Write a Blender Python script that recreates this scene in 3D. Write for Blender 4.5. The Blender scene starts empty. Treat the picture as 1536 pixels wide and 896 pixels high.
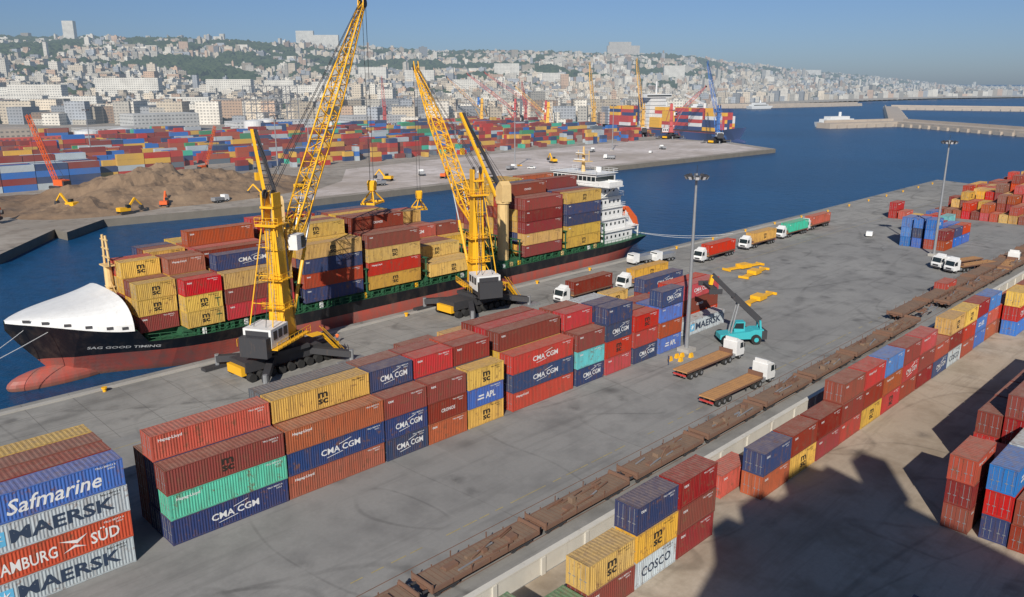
import bpy, math, random, bmesh
import numpy as np
from mathutils import Vector, Matrix, noise
rng=random.Random(7)
SC=bpy.context.scene
COL=SC.collection
# ------------------------------------------------------------------ world axes
# X (u) runs along the quay, Y (v) from the yard toward the opposite bank, metres
PH=math.radians(45.2); SP,CP=math.sin(PH),math.cos(PH)
def RF(r,f): return (SP*r+CP*f, -CP*r+SP*f)
WATER=-2.5
PI=math.pi
# ------------------------------------------------------------------ materials
def newmat(name):
    m=bpy.data.materials.new(name); m.use_nodes=True
    nt=m.node_tree; nt.nodes.clear()
    return m,nt
def N(nt,t,**kw):
    n=nt.nodes.new(t)
    for k,v in kw.items(): setattr(n,k,v)
    return n
def L(nt,a,b): nt.links.new(a,b)
def math_(nt,op,a,b=None,c=None,clamp=False):
    n=nt.nodes.new('ShaderNodeMath'); n.operation=op; n.use_clamp=clamp
    for i,x in enumerate((a,b,c)):
        if x is None: continue
        if isinstance(x,(int,float)): n.inputs[i].default_value=x
        else: nt.links.new(x,n.inputs[i])
    return n.outputs[0]
def mixc(nt,fac,a,b,blend='MIX'):
    n=nt.nodes.new('ShaderNodeMix'); n.data_type='RGBA'; n.blend_type=blend
    for sock,x in ((n.inputs[0],fac),(n.inputs[6],a),(n.inputs[7],b)):
        if isinstance(x,(int,float)): sock.default_value=x
        elif isinstance(x,tuple): sock.default_value=(x[0],x[1],x[2],1)
        else: nt.links.new(x,sock)
    return n.outputs[2]
def ramp(nt,x,a,b,lo=0.,hi=1.):
    n=nt.nodes.new('ShaderNodeMapRange'); n.clamp=True
    n.inputs[1].default_value=a;n.inputs[2].default_value=b;n.inputs[3].default_value=lo;n.inputs[4].default_value=hi
    nt.links.new(x,n.inputs[0]); return n.outputs[0]
def noi(nt,vec,scale,detail=4,rough=.55,sc=None):
    if sc is not None:
        mp=nt.nodes.new('ShaderNodeMapping'); mp.inputs['Scale'].default_value=sc
        nt.links.new(vec,mp.inputs[0]); vec=mp.outputs[0]
    n=nt.nodes.new('ShaderNodeTexNoise'); n.inputs['Scale'].default_value=scale
    n.inputs['Detail'].default_value=detail; n.inputs['Roughness'].default_value=rough
    nt.links.new(vec,n.inputs['Vector']); return n.outputs[0]
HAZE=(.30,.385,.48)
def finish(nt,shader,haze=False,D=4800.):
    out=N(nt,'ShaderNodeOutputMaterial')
    if haze:  # distance haze painted in: glow colour mixed over the shader by range from origin
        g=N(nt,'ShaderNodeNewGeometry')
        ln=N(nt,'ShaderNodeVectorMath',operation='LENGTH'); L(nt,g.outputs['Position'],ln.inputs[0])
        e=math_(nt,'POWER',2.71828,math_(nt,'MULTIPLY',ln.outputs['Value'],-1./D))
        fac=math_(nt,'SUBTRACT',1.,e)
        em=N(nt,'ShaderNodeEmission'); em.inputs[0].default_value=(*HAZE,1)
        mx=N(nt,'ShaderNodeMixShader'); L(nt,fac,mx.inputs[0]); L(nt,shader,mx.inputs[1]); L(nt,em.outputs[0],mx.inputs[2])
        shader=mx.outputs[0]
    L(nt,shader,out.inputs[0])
def pbsdf(nt,col,rough=.6,metal=0.,spec=.4):
    p=N(nt,'ShaderNodeBsdfPrincipled')
    if isinstance(col,tuple): p.inputs['Base Color'].default_value=(*col,1)
    else: L(nt,col,p.inputs['Base Color'])
    if isinstance(rough,(int,float)): p.inputs['Roughness'].default_value=rough
    else: L(nt,rough,p.inputs['Roughness'])
    p.inputs['Metallic'].default_value=metal
    p.inputs['Specular IOR Level'].default_value=spec
    return p
def bump(nt,p,h,strength=.3,dist=.05):
    b=N(nt,'ShaderNodeBump'); b.inputs['Strength'].default_value=strength; b.inputs['Distance'].default_value=dist
    L(nt,h,b.inputs['Height']); L(nt,b.outputs[0],p.inputs['Normal'])
_pm={}
def paint(name,col,rough=.5,dirt=.35,metal=0.,haze=False,scale=.8):
    if name in _pm: return _pm[name]
    m,nt=newmat(name)
    tc=N(nt,'ShaderNodeTexCoord')
    n1=noi(nt,tc.outputs['Object'],scale,4,.65)
    n2=noi(nt,tc.outputs['Object'],scale*3,3,.7,sc=(1,1,.25))
    c=mixc(nt,ramp(nt,n1,.35,.7,0,dirt),col,tuple(x*.5+.03 for x in col))
    c=mixc(nt,ramp(nt,n2,.58,.75,0,dirt*.9),c,(.16,.10,.07))
    p=pbsdf(nt,c,rough,metal)
    finish(nt,p.outputs[0],haze)
    _pm[name]=m; return m
def cont_mat(name,col):
    m,nt=newmat(name)
    tc=N(nt,'ShaderNodeTexCoord'); oi=N(nt,'ShaderNodeObjectInfo')
    add=N(nt,'ShaderNodeVectorMath',operation='ADD')
    sc=N(nt,'ShaderNodeVectorMath',operation='SCALE'); cmb=N(nt,'ShaderNodeCombineXYZ')
    for i in range(3): L(nt,oi.outputs['Random'],cmb.inputs[i])
    L(nt,cmb.outputs[0],sc.inputs[0]); sc.inputs[3].default_value=157.
    L(nt,tc.outputs['Object'],add.inputs[0]); L(nt,sc.outputs[0],add.inputs[1]); vec=add.outputs[0]
    hs=N(nt,'ShaderNodeHueSaturation'); hs.inputs['Color'].default_value=(*col,1)
    L(nt,ramp(nt,oi.outputs['Random'],0,1,.487,.513),hs.inputs['Hue'])
    r2=math_(nt,'FRACT',math_(nt,'MULTIPLY',oi.outputs['Random'],13.7))
    L(nt,ramp(nt,r2,0,1,.82,1.05),hs.inputs['Saturation'])
    r3=math_(nt,'FRACT',math_(nt,'MULTIPLY',oi.outputs['Random'],41.3))
    L(nt,ramp(nt,r3,0,1,.68,1.1),hs.inputs['Value'])
    c=hs.outputs[0]
    fade=noi(nt,vec,.35,3,.6)
    c=mixc(nt,ramp(nt,fade,.3,.7,0,.45),c,(col[0]*.72+.05,col[1]*.75+.022,col[2]*.75+.014))
    st=noi(nt,vec,2.2,4,.7,sc=(1,1,.12))
    c=mixc(nt,ramp(nt,st,.48,.74,0,.65),c,(.12,.07,.048))
    ru=noi(nt,vec,1.1,5,.75)
    c=mixc(nt,ramp(nt,ru,.57,.67,0,.8),c,(.17,.08,.045))
    g=N(nt,'ShaderNodeNewGeometry'); sp=N(nt,'ShaderNodeSeparateXYZ'); L(nt,g.outputs['Normal'],sp.inputs[0])
    top=ramp(nt,sp.outputs[2],.6,.9)
    c=mixc(nt,math_(nt,'MULTIPLY',top,ramp(nt,ru,.25,.65,.7,.2)),c,(.30,.22,.165))
    p=pbsdf(nt,c,ramp(nt,ru,.3,.8,.5,.8),0,.25)
    finish(nt,p.outputs[0])
    return m
CC={'maroon':(.25,.024,.015),'red':(.50,.024,.011),'orange':(.42,.070,.022),'yellow':(.70,.41,.06),'dblue':(.020,.050,.145),
    'blue':(.020,.15,.50),'teal':(.05,.48,.32),'grey':(.47,.53,.56),'green':(.05,.27,.12),'cyan':(.10,.47,.48),'brown':(.27,.085,.055),
    'slate':(.12,.15,.18)}
CM={k:cont_mat('container_paint_'+k,v) for k,v in CC.items()}
M_logoW=paint('logo_white',(.75,.75,.73),.5,.25)
M_logoK=paint('logo_black',(.03,.025,.02),.5,.1)
M_logoN=paint('logo_navy',(.03,.05,.09),.5,.2)
M_logoB=paint('logo_skyblue',(.12,.45,.70),.5,.2)
M_gasket=paint('door_gasket',(.03,.03,.03),.7,.1)
M_steel=paint('galvanised_steel',(.38,.39,.40),.45,.3,.5)
M_dark=paint('dark_steel',(.045,.045,.05),.6,.3)
M_rubber=paint('tyre_rubber',(.022,.022,.022),.85,.3)
M_yel=paint('crane_yellow',(.86,.45,.02),.4,.22)
M_yelf=paint('crane_yellow_far',(.80,.43,.03),.5,.2,haze=True)
M_white=paint('white_paint',(.75,.75,.73),.45,.22)
M_whitef=paint('white_paint_far',(.72,.72,.70),.5,.2,haze=True)
M_cream=paint('cream_paint',(.72,.50,.22),.5,.3)
M_glass=paint('dark_glass',(.02,.03,.035),.08,0)
M_grn=paint('deck_green',(.025,.12,.055),.6,.5)
M_rust=paint('rusty_steel',(.19,.095,.06),.85,.6)
M_rustw=paint('rusty_wagon_steel',(.21,.115,.075),.85,.6)
M_wood=paint('trailer_deck',(.50,.26,.10),.85,.4)
M_teal=paint('stacker_teal',(.05,.42,.46),.4,.2)
M_orange=paint('orange_paint',(.75,.13,.03),.5,.2)
M_blueM=paint('blue_machine',(.03,.16,.5),.5,.2,haze=True)
M_redM=paint('red_machine',(.5,.05,.04),.5,.2,haze=True)
M_hublight=paint('lamp_glass',(.6,.6,.62),.2,0)
M_conc=paint('concrete',(.42,.40,.36),.85,.35,scale=.25)
M_wall=paint('pale_wall_render',(.60,.57,.50),.9,.35,scale=.3)
M_concd=paint('quay_wall_concrete',(.20,.18,.15),.9,.5,scale=.3)
M_plank=paint('old_planks',(.23,.155,.105),.9,.6)
M_skin=paint('skin',(.35,.2,.14),.6,.05)
M_vest=paint('hi_vis_vest',(.8,.16,.03),.7,.05)
M_jeans=paint('work_trousers',(.04,.06,.12),.8,.05)
# ------------------------------------------------------------------ mesh builder
class MB:
    def __init__(s): s.v=[];s.f=[];s.m=[];s.mats=[]
    def mi(s,mat):
        if mat not in s.mats: s.mats.append(mat)
        return s.mats.index(mat)
    def add(s,vs,fs,mat,M=None):
        o=len(s.v); k=s.mi(mat)
        if M is not None: vs=[M@Vector(p) for p in vs]
        s.v.extend([tuple(p) for p in vs])
        for f in fs: s.f.append(tuple(i+o for i in f)); s.m.append(k)
    def box(s,x0,y0,z0,x1,y1,z1,mat,M=None,inset=0):
        i=inset
        vs=[(x0,y0,z0),(x1,y0,z0),(x1,y1,z0),(x0,y1,z0),(x0+i,y0+i,z1),(x1-i,y0+i,z1),(x1-i,y1-i,z1),(x0+i,y1-i,z1)]
        s.add(vs,[(0,3,2,1),(4,5,6,7),(0,1,5,4),(1,2,6,5),(2,3,7,6),(3,0,4,7)],mat,M)
    def cyl(s,p0,p1,r0,mat,r1=None,n=8,caps=True,M=None):
        if r1 is None:r1=r0
        p0=Vector(p0);p1=Vector(p1);d=(p1-p0)
        if d.length<1e-6:return
        d.normalize()
        a=Vector((0,0,1)) if abs(d.z)<.9 else Vector((1,0,0))
        x=d.cross(a).normalized();y=d.cross(x)
        vs=[]
        off=math.pi/4 if n==4 else 0
        for p,r in((p0,r0),(p1,r1)):
            for i in range(n):
                t=2*math.pi*i/n+off; vs.append(p+x*(r*math.cos(t))+y*(r*math.sin(t)))
        fs=[(i,(i+1)%n,n+(i+1)%n,n+i) for i in range(n)]
        if caps: fs+= [tuple(range(n-1,-1,-1)),tuple(range(n,2*n))]
        s.add(vs,fs,mat,M)
    def beam(s,p0,p1,w,mat,M=None): s.cyl(p0,p1,w*.7071,mat,n=4,M=M)
    def prism(s,prof,y0,y1,mat,M=None):
        n=len(prof); vs=[(x,y0,z) for x,z in prof]+[(x,y1,z) for x,z in prof]
        fs=[tuple(range(n)),tuple(range(2*n-1,n-1,-1))]+[(i,n+i,n+(i+1)%n,(i+1)%n) for i in range(n)]
        s.add(vs,fs,mat,M)
    def mesh(s,name):
        me=bpy.data.meshes.new(name); me.from_pydata(s.v,[],s.f)
        for m in s.mats: me.materials.append(m)
        me.polygons.foreach_set('material_index',s.m); me.update(); return me
    def obj(s,name,loc=(0,0,0),rz=0.,parent=None):
        return place(name,s.mesh(name),loc,rz,parent)
def place(name,me,loc=(0,0,0),rz=0.,parent=None,scale=None):
    o=bpy.data.objects.new(name,me); o.location=loc; o.rotation_euler=(0,0,rz)
    if scale: o.scale=scale
    COL.objects.link(o)
    if parent: o.parent=parent
    return o
_tx={}
def textgeo(s,bold=.015):
    if s in _tx: return _tx[s]
    cu=bpy.data.curves.new('t','FONT'); cu.body=s; cu.size=1; cu.resolution_u=2; cu.offset=bold
    ob=bpy.data.objects.new('t',cu); COL.objects.link(ob)
    bpy.context.view_layer.update()
    dg=bpy.context.evaluated_depsgraph_get()
    me=bpy.data.meshes.new_from_object(ob.evaluated_get(dg))
    vs=[(p.co.x,p.co.y) for p in me.vertices]; fs=[tuple(p.vertices) for p in me.polygons]
    bpy.data.objects.remove(ob); bpy.data.meshes.remove(me)
    x0=min(a for a,b in vs);x1=max(a for a,b in vs);y0=min(b for a,b in vs);y1=max(b for a,b in vs)
    vs=[((a-x0)/(x1-x0),(b-y0)/(y1-y0)) for a,b in vs]
    _tx[s]=(vs,fs); return _tx[s]
def puttext(mb,s,x0,z0,w,h,y,mat,bold=.015,shear=0.):
    vs,fs=textgeo(s,bold)
    mb.add([(x0+a*w+b*h*shear,y,z0+b*h) for a,b in vs],fs,mat)
# ------------------------------------------------------------------ containers
W_,H_=2.44,2.59
_cm={}
def container_mesh(Lc,col,logo):
    key=(Lc,col,logo)
    if key in _cm: return _cm[key]
    mb=MB(); m=CM[col]
    a=.13
    for x in (0,Lc-a):
        for y in (0,W_-a): mb.box(x,y,0,x+a,y+a,H_,m)
    for y in (0,W_-.1):
        mb.box(a,y+.004,.02,Lc-a,y+.096,.17,m); mb.box(a,y+.004,H_-.10,Lc-a,y+.096,H_-.01,m)
    for x in (0,Lc-.1):
        mb.box(x+.004,a,.02,x+.096,W_-a,.2,m); mb.box(x+.004,a,H_-.14,x+.096,W_-a,H_-.01,m)
    for x in (-.006,Lc-.17):
        for y in (-.006,W_-.165):
            for z in (-.004,H_-.115): mb.box(x,y,z,x+.176,y+.171,z+.122,m)
    # corrugated long sides
    n=int(round((Lc-.26)/.278)); p=(Lc-.26)/n
    prof=[]
    for i in range(n):
        x=a+i*p; prof+=[(x,.014),(x+p*.26,.014),(x+p*.5,.052),(x+p*.76,.052)]
    prof.append((Lc-a,.014))
    for side in (0,1):
        vs=[];fs=[]
        for x,d in prof:
            y=d if side==0 else W_-d
            vs+=[(x,y,.17),(x,y,H_-.1)]
        for i in range(len(prof)-1):
            q=(2*i,2*i+2,2*i+3,2*i+1); fs.append(q if side==0 else q[::-1])
        mb.add(vs,fs,m)
    # roof
    n2=int(round((Lc-.3)/.42)); p=(Lc-.26)/n2; vs=[];fs=[];pr=[]
    for i in range(n2):
        x=a+i*p; pr+=[(x,0),(x+p*.35,0),(x+p*.5,-.025),(x+p*.85,-.025)]
    pr.append((Lc-a,0))
    for x,d in pr: vs+=[(x,.09,H_-.012+d),(x,W_-.09,H_-.012+d)]
    for i in range(len(pr)-1): fs.append((2*i,2*i+2,2*i+3,2*i+1))
    mb.add(vs,fs,m)
    mb.box(a,.1,.12,Lc-a,W_-.1,.15,m)
    # door end (-x) with lock bars
    mb.box(.05,a,.2,.08,W_-a,H_-.14,m)
    mb.box(.036,W_*.5-.012,.2,.05,W_*.5+.012,H_-.14,M_gasket)
    for y in (.38,.86,W_-.86,W_-.38):
        mb.cyl((.03,y,.12),(.03,y,H_-.08),.022,M_steel,n=5)
        mb.box(.01,y-.14,1.02,.045,y+.14,1.09,M_steel)
    for z in (.55,1.3,2.05): mb.box(.034,a+.03,z,.05,W_-a-.03,z+.05,m)
    # plain end (+x) corrugated
    n3=8; p=(W_-.26)/n3; pr=[];vs=[];fs=[]
    for i in range(n3):
        y=a+i*p; pr+=[(y,0),(y+p*.3,0),(y+p*.5,.045),(y+p*.8,.045)]
    pr.append((W_-a,0))
    for y,d in pr: vs+=[(Lc-.015-d,y,.2),(Lc-.015-d,y,H_-.14)]
    for i in range(len(pr)-1): fs.append((2*i,2*i+2,2*i+3,2*i+1))
    mb.add(vs,fs,m)
    # lettering on the -y side
    y=.0105; big=Lc>8
    cx=Lc/2
    if logo=='MSC':
        lc=M_logoK if col!='dblue' else M_logoW
        puttext(mb,'m',cx-.62,1.28,1.24,.62,y,lc,.03); puttext(mb,'sc',cx-.62,.55,1.24,.6,y,lc,.03)
    elif logo=='CMA CGM':
        w=5.0 if big else 3.9
        puttext(mb,'CMA CGM',cx-w/2+.3,.95,w,.72,y,M_logoW,.02)
        mb.cyl((cx+.1,y,1.75),(cx+w*.33,y,2.1),.03,M_logoW,n=4); mb.cyl((cx-w*.3,y,.62),(cx+w*.1,y,.86),.03,M_logoW,n=4)
    elif logo=='MAERSK':
        w=8.2 if big else 4.2; h=1.25 if big else .75
        x=cx-w/2+.8 if big else cx-w/2+.55
        puttext(mb,'MAERSK',x,.68,w,h,y,M_logoN,.028)
        s=1.3 if big else .7
        mb.box(x-s-.35,y-.001,.65,x-.35,y+.02,.65+s,M_logoB)
        for k in range(7):
            t=k*math.pi*2/7; c0=(x-.35-s/2,y-.004,.65+s/2)
            mb.cyl(c0,(c0[0]+.42*s*math.sin(t),y-.004,c0[2]+.42*s*math.cos(t)),.09*s,M_logoW,r1=.01,n=4)
    elif logo=='HAMBURG':
        puttext(mb,'HAMBURG' ,1.0,.62,5.0,1.1,y,M_logoW,.015); puttext(mb,'SÜD',8.7,.62,2.4,1.35,y,M_logoW,.015)
        mb.add([(6.2,y,1.9),(7.6,y,1.25),(8.5,y,1.9),(7.6,y,1.6)],[(0,1,2,3)],M_logoW)
        mb.add([(6.4,y,.7),(7.4,y,1.2),(8.3,y,.75),(7.4,y,.95)],[(0,3,2,1)],M_logoW)
    elif logo=='Saf': puttext(mb,'Safmarine',2.9,.55,7.3,1.35,y,M_logoW,.012,.25); mb.cyl((1.6,y+.02,1.2),(1.6,y-.002,1.2),.6,M_logoW,n=16)
    elif logo=='APL': puttext(mb,'APL',cx-.1,.8,1.7,.85,y,M_logoW,.03); mb.box(cx-1.5,y,.9,cx-.4,y+.02,1.1,M_logoW); mb.box(cx-1.3,y,1.3,cx-.4,y+.02,1.5,M_logoW)
    elif logo=='COSCO': puttext(mb,'COSCO',cx-2.2,.75,4.4,.95,y,M_logoN if col=='grey' else M_logoW,.02)
    elif logo=='HL': puttext(mb,'Hapag-Lloyd',.7,1.75,2.3,.4,y,M_logoW,.02)
    elif logo=='SEAL': puttext(mb,'CRONOS',cx-1.1,1.0,2.2,.45,y,M_logoW,.02)
    elif logo=='small': puttext(mb,'tex',.5,1.9,.8,.3,y,M_logoW,.02)
    lc=M_logoK if col in('yellow','grey') else M_logoW
    puttext(mb,'TRLU 482913 4',Lc-2.3,H_-.42,1.7,.17,y,lc,.02)
    puttext(mb,'22G1',Lc-1.3,H_-.68,.6,.14,y,lc,.02)
    me=mb.mesh('shipping_container_mesh'); _cm[key]=me; return me
SIX,TWL=6.06,12.19
DEFLOGO={'yellow':['MSC','MSC','small'],'dblue':['CMA CGM','CMA CGM','small'],'grey':['MAERSK','COSCO'],'red':['small','HL','CMA CGM'],
 'maroon':['small','SEAL','small','small'],'orange':['HL','small'],'blue':['APL','small'],'teal':['small'],'green':['COSCO'],'cyan':['small'],'brown':['small'],'slate':['small']}
PAL=['maroon']*9+['red']*5+['orange']*4+['yellow']*6+['dblue']*4+['blue']*2+['grey']*2+['teal','green','brown','brown','slate']
def cont(u,v,t,Lc,spec,z0=0.,rz=0.):
    """u,v = near-left corner, t = tier, spec 'colour' or 'colour:logo'"""
    if ':' in spec: c,l=spec.split(':')
    else:
        c=spec; l=rng.choice(DEFLOGO[c])
    if Lc<8 and l in('HAMBURG','Saf'): l='small'
    j=.06
    return place('shipping_container',container_mesh(Lc,c,l),(u+rng.uniform(-j,j),v+rng.uniform(-j,j),z0+t*(H_+.012)+.006),rz)
def stack(u,v,Lc,specs,z0=0.):
    for t,s in enumerate(specs): cont(u,v,t,Lc,s,z0)
def rnd(k): return [rng.choice(PAL) for _ in range(k)]
# ---- main yard block, front faces on v=70.4
R0=70.4; RP=2.62
A=[(-3.6,TWL,['grey:MAERSK','red:HAMBURG','grey:MAERSK','blue:Saf'],[['maroon']*4,['yellow']*4]),
 (9.0,TWL,['grey:MAERSK','red:HAMBURG','grey:MAERSK','blue:Saf'],[['maroon']*4,['brown']*4,['yellow']*4]),
 (24.6,TWL,['dblue:CMA CGM','teal:HL','maroon:MSC'],[['dblue']*3+['red:HL'],['brown']*3]),
 (37.05,TWL,['orange:HL','dblue:CMA CGM','orange:HL'],[['maroon']*3+['yellow:MSC'],['brown']*3+['slate']]),
 (49.5,SIX,['dblue:CMA CGM','dblue:CMA CGM','maroon:small'],[rnd(3)+['dblue:CMA CGM'],rnd(3)+['brown'],rnd(3),rnd(2)]),
 (55.85,SIX,['orange:small','maroon:SEAL','maroon:small'],[rnd(3)+['red:small'],rnd(3)+['maroon'],rnd(3),rnd(3)]),
 (62.25,SIX,['yellow:MSC','blue:APL','yellow:MSC'],[rnd(3)+['maroon:small'],rnd(3)+['red'],rnd(2)+['yellow'],rnd(2)+['maroon'],rnd(3),['maroon','yellow']]),
 (70.1,TWL,['red:HL','dblue:CMA CGM','red:CMA CGM'],[rnd(3)+['maroon:small'],rnd(3)+['red'],rnd(3)+['maroon'],['red','maroon','yellow'],['maroon','maroon','yellow'],rnd(2)]),
 (83.2,SIX,['dblue:CMA CGM','cyan:small','maroon:small'],[rnd(3)+['red'],rnd(3)+['maroon'],rnd(3),['red','yellow','yellow'],rnd(2)]),
 (89.8,SIX,['red:small','red:MSC','dblue:CMA CGM','dblue:small'],[rnd(3)+['dblue'],rnd(3)+['grey'],rnd(3),['red','yellow'],rnd(2)]),
 (96.7,SIX,['dblue:CMA CGM','red:small','red:MSC'],[rnd(3),['dblue','red','maroon'],rnd(2),['yellow'],['yellow']]),
 (103.6,SIX,['blue:APL','orange:small','blue:small','dblue'],[['blue','blue','blue'],['maroon']*3,rnd(2),rnd(1)]),
]
for u,Lc,fr,rears in A:
    stack(u,R0,Lc,fr)
    for i,r in enumerate(rears): stack(u,R0+RP*(i+1),Lc,r)
# behind the lamp mast
stack(114.6,72.5,TWL,['grey:MAERSK'])
stack(110.4,75.6,SIX,['green','maroon','red'])
for i,sp in enumerate((['red','maroon','red:CMA CGM'],['maroon','red','red'],['maroon','maroon'],['dblue','maroon','dblue:CMA CGM'])):
    stack(117.2,75.6+i*RP,TWL,sp)
stack(130,80.,SIX,['grey','grey']); stack(130,82.7,SIX,['slate','grey'])
stack(136.5,84,SIX,['yellow'])
for (u,v,sp) in ((112,88,['yellow','yellow']),(118.4,88,['yellow']),(124.8,88,['red','yellow']),(131,88,['yellow']),(105,90,['yellow']),(112,90.7,['yellow'])):
    stack(u,v,SIX,sp)
# ---- row along the boundary wall
B=[(31.0,SIX,['maroon','green']),(37.4,SIX,['green:COSCO']),(43.9,SIX,['maroon:small','yellow:MSC']),(50.2,SIX,['grey:COSCO','yellow:MSC','dblue:small']),
 (56.6,SIX,['maroon:small','maroon:small','maroon:small']),(72.2,SIX,['orange:small','dblue:small']),(78.6,SIX,['yellow:MSC','maroon']),
 (84.9,SIX,['maroon','maroon']),(91.2,SIX,['red','maroon','maroon']),(97.6,SIX,['yellow','maroon','red']),(104,SIX,['red:MSC','orange','blue']),
 (110.4,SIX,['maroon','red','maroon']),(116.9,SIX,['maroon','maroon','red']),(123.3,SIX,['dblue','orange']),(129.6,SIX,['grey:COSCO','maroon','yellow']),
 (136,SIX,['orange','red','yellow']),(142.4,SIX,['blue','blue','maroon']),(148.8,SIX,['orange','orange','blue'])]
for u,Lc,sp in B: stack(u,35.4,Lc,sp)
stack(69.4,38.6,SIX,['red:small'])
for u in np.arange(155.3,260,6.35):
    stack(u,35.2,SIX,rnd(rng.choice([2,3,3])))
    if rng.random()<.55: stack(u,32.4,SIX,rnd(rng.choice([1,2,3])))
for u in np.arange(97.6,150,6.4):
    if rng.random()<.45: stack(u,38.1,SIX,rnd(rng.choice([1,2])))
# ---- stacks at the lower right
for i,(u,v,sp) in enumerate([(80.2,18.0,['maroon','maroon','orange']),(80.6,14.6,['dblue','red','blue']),(80.4,12.0,['maroon','maroon']),(80.5,9.3,['maroon','brown','maroon']),
   (86.8,18.0,['maroon','red']),(87.1,14.6,['grey','teal','grey']),(87,12,rnd(3)),(87,9.3,rnd(3)),
   (94,19.5,['red','red','maroon']),(94,16.8,['dblue','maroon','maroon','maroon']),(94,14.1,rnd(4)),(94,11.4,rnd(4)),(94,8.7,rnd(4)),
   (100.4,19.5,rnd(2)+['maroon']),(100.4,16.8,rnd(3)+['maroon']),(100.4,14.1,rnd(4)),
   (106.8,19.5,['maroon']*3),(106.8,16.8,rnd(4)),(113.2,19.5,['blue','maroon','maroon']),(113.2,16.8,rnd(4)),(119.6,19.5,rnd(3)),(126,19.5,rnd(3)),(132.4,19.5,rnd(2)),(119.6,16.8,rnd(3)),(126,16.8,rnd(3)),
   (52.6,13.5,['slate','dblue']),(52.6,10.8,['slate','slate'])]):
    stack(u,v,SIX,sp)
# ---- far end of the yard
for u,v,sp in [(225,66,['orange','maroon']),(225,69,['orange','blue','blue']),(225,72,['blue','dblue','blue']),(225,75,['blue','blue','blue']),
   (232,66,['blue','dblue']),(232,69,['blue','blue']),(232,72,['dblue','blue']),(238.6,66,['blue','red']),(238.6,69,['maroon','blue']),(238.6,72,['blue','red']),
   (245,70,['blue']),(252,74,['blue','cyan']),(252,77,['red','red']),(246,78,['maroon','red']),(246,81,['orange','yellow']),(258.5,80,['blue','blue']),(270,92,['red']),(270,95,['red','red']),(176,50.2,['red']),]:
    stack(u,v,SIX,sp)
for u in np.arange(285,352,6.5):
    for v in np.arange(48,88,2.7):
        if v>60 or u>300:
            k=max(0,min(5,int(round(4.2-abs(v-70)/9+rng.uniform(-1.3,.6)-max(0,(300-u))/8))))
            stack(u,v,SIX,[rng.choice(['red','maroon','orange','yellow','maroon','red','yellow','orange','brown']) for _ in range(k)])
# ------------------------------------------------------------------ container ship
SX0=26.5; SYC=133.6
def sst(t): t=max(0,min(1,t)); return t*t*(3-2*t)
def zdk(x):
    if x<15: return 8.2-2.0*sst(x/15)
    if x<17: return 6.2-2.6*(x-15)/2
    return 3.6
def zbt(x):
    if x<8: return 7.0+(-4-7.0)*(x/8.)**.9
    if x>136: return -4+4.6*sst((x-136)/10)
    return -4
def hdk(x):
    h=12.2*math.sin(math.pi/2*min(1,max(0,x)/22.))**.72 if x>0 else .05
    if x>130: h*=1-.14*sst((x-130)/16)
    return max(.06,h)
def hwl(x):
    h=12.2*sst((x-6.)/38.)
    if x>122: h*=1-.45*sst((x-122)/24)
    return max(.04,h)
def hbr(x,z):
    zb=zbt(x); zd=zdk(x) if x<15 else 6.2-2.6*sst((x-15)/14)
    s=max(0,min(1,(z-zb)/(max(.01,zd-zb))))
    a=hwl(x); return a+(hdk(x)-a)*s**(1.5-.65*sst((x-8)/14))
m_hull,nt=newmat('ship_hull_paint')
tc=N(nt,'ShaderNodeTexCoord'); sp=N(nt,'ShaderNodeSeparateXYZ'); L(nt,tc.outputs['Object'],sp.inputs[0])
n1=noi(nt,tc.outputs['Object'],.5,6,.7,sc=(1,1,.35)); n2=noi(nt,tc.outputs['Object'],.12,4,.6)
redc=mixc(nt,ramp(nt,n1,.35,.7),(.46,.085,.06),(.24,.12,.10))
redc=mixc(nt,ramp(nt,sp.outputs[2],-2.6,-1.4,.7,0),redc,(.12,.10,.07))
blk=mixc(nt,ramp(nt,n1,.48,.72,0,.6),(.012,.013,.016),(.08,.062,.05))
zz=math_(nt,'ADD',sp.outputs[2],ramp(nt,n2,0,1,-.03,.03))
c=mixc(nt,ramp(nt,zz,1.59,1.61),redc,blk)
p=pbsdf(nt,c,.45); finish(nt,p.outputs[0])
def hull(mb,mh,mdk):
    xs=list(np.concatenate([np.arange(0,8,.8),np.arange(8,15,1),[15,17],np.arange(19,50,2.2),np.arange(50,134,6),np.arange(134,146.1,1.5)]))
    nz=14; rows=[]
    for x in xs:
        zb,zd=zbt(x),zdk(x); rows.append([(x,-hbr(x,zb+(zd-zb)*k/nz),zb+(zd-zb)*k/nz) for k in range(nz+1)])
    for side in (1,-1):
        vs=[];fs=[]
        for r in rows: vs+=[(x,y*side,z) for x,y,z in r]
        w=nz+1
        for i in range(len(xs)-1):
            for k in range(nz):
                q=(i*w+k,(i+1)*w+k,(i+1)*w+k+1,i*w+k+1); fs.append(q if side==1 else q[::-1])
        mb.add(vs,fs,mh)
    # transom
    r=rows[-1]; mb.add([(x,y,z) for x,y,z in r]+[(x,-y,z) for x,y,z in reversed(r)],[tuple(range(2*(nz+1)))],mh)
    vs=[];fs=[]
    for r in rows:
        x,y,z=r[-1]; vs+=[(x,y+.02,z-.02),(x,-y-.02,z-.02)]
    for i in range(len(rows)-1): fs.append((2*i,2*i+2,2*i+3,2*i+1))
    mb.add(vs,fs,mdk)
    # bulb
    bm=bmesh.new(); bmesh.ops.create_uvsphere(bm,u_segments=24,v_segments=14,radius=1)
    mb.add([(v.co.x*7.5+6.4,v.co.y*2.1,v.co.z*2.2-1.9) for v in bm.verts],[tuple(v.index for v in f.verts) for f in bm.faces],mh); bm.free()
mb=MB(); hull(mb,m_hull,M_grn)
ship=mb.obj('container_ship',(SX0,SYC,0))
def part(mb,name): return mb.obj(name,(0,0,0),0,ship)
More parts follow.
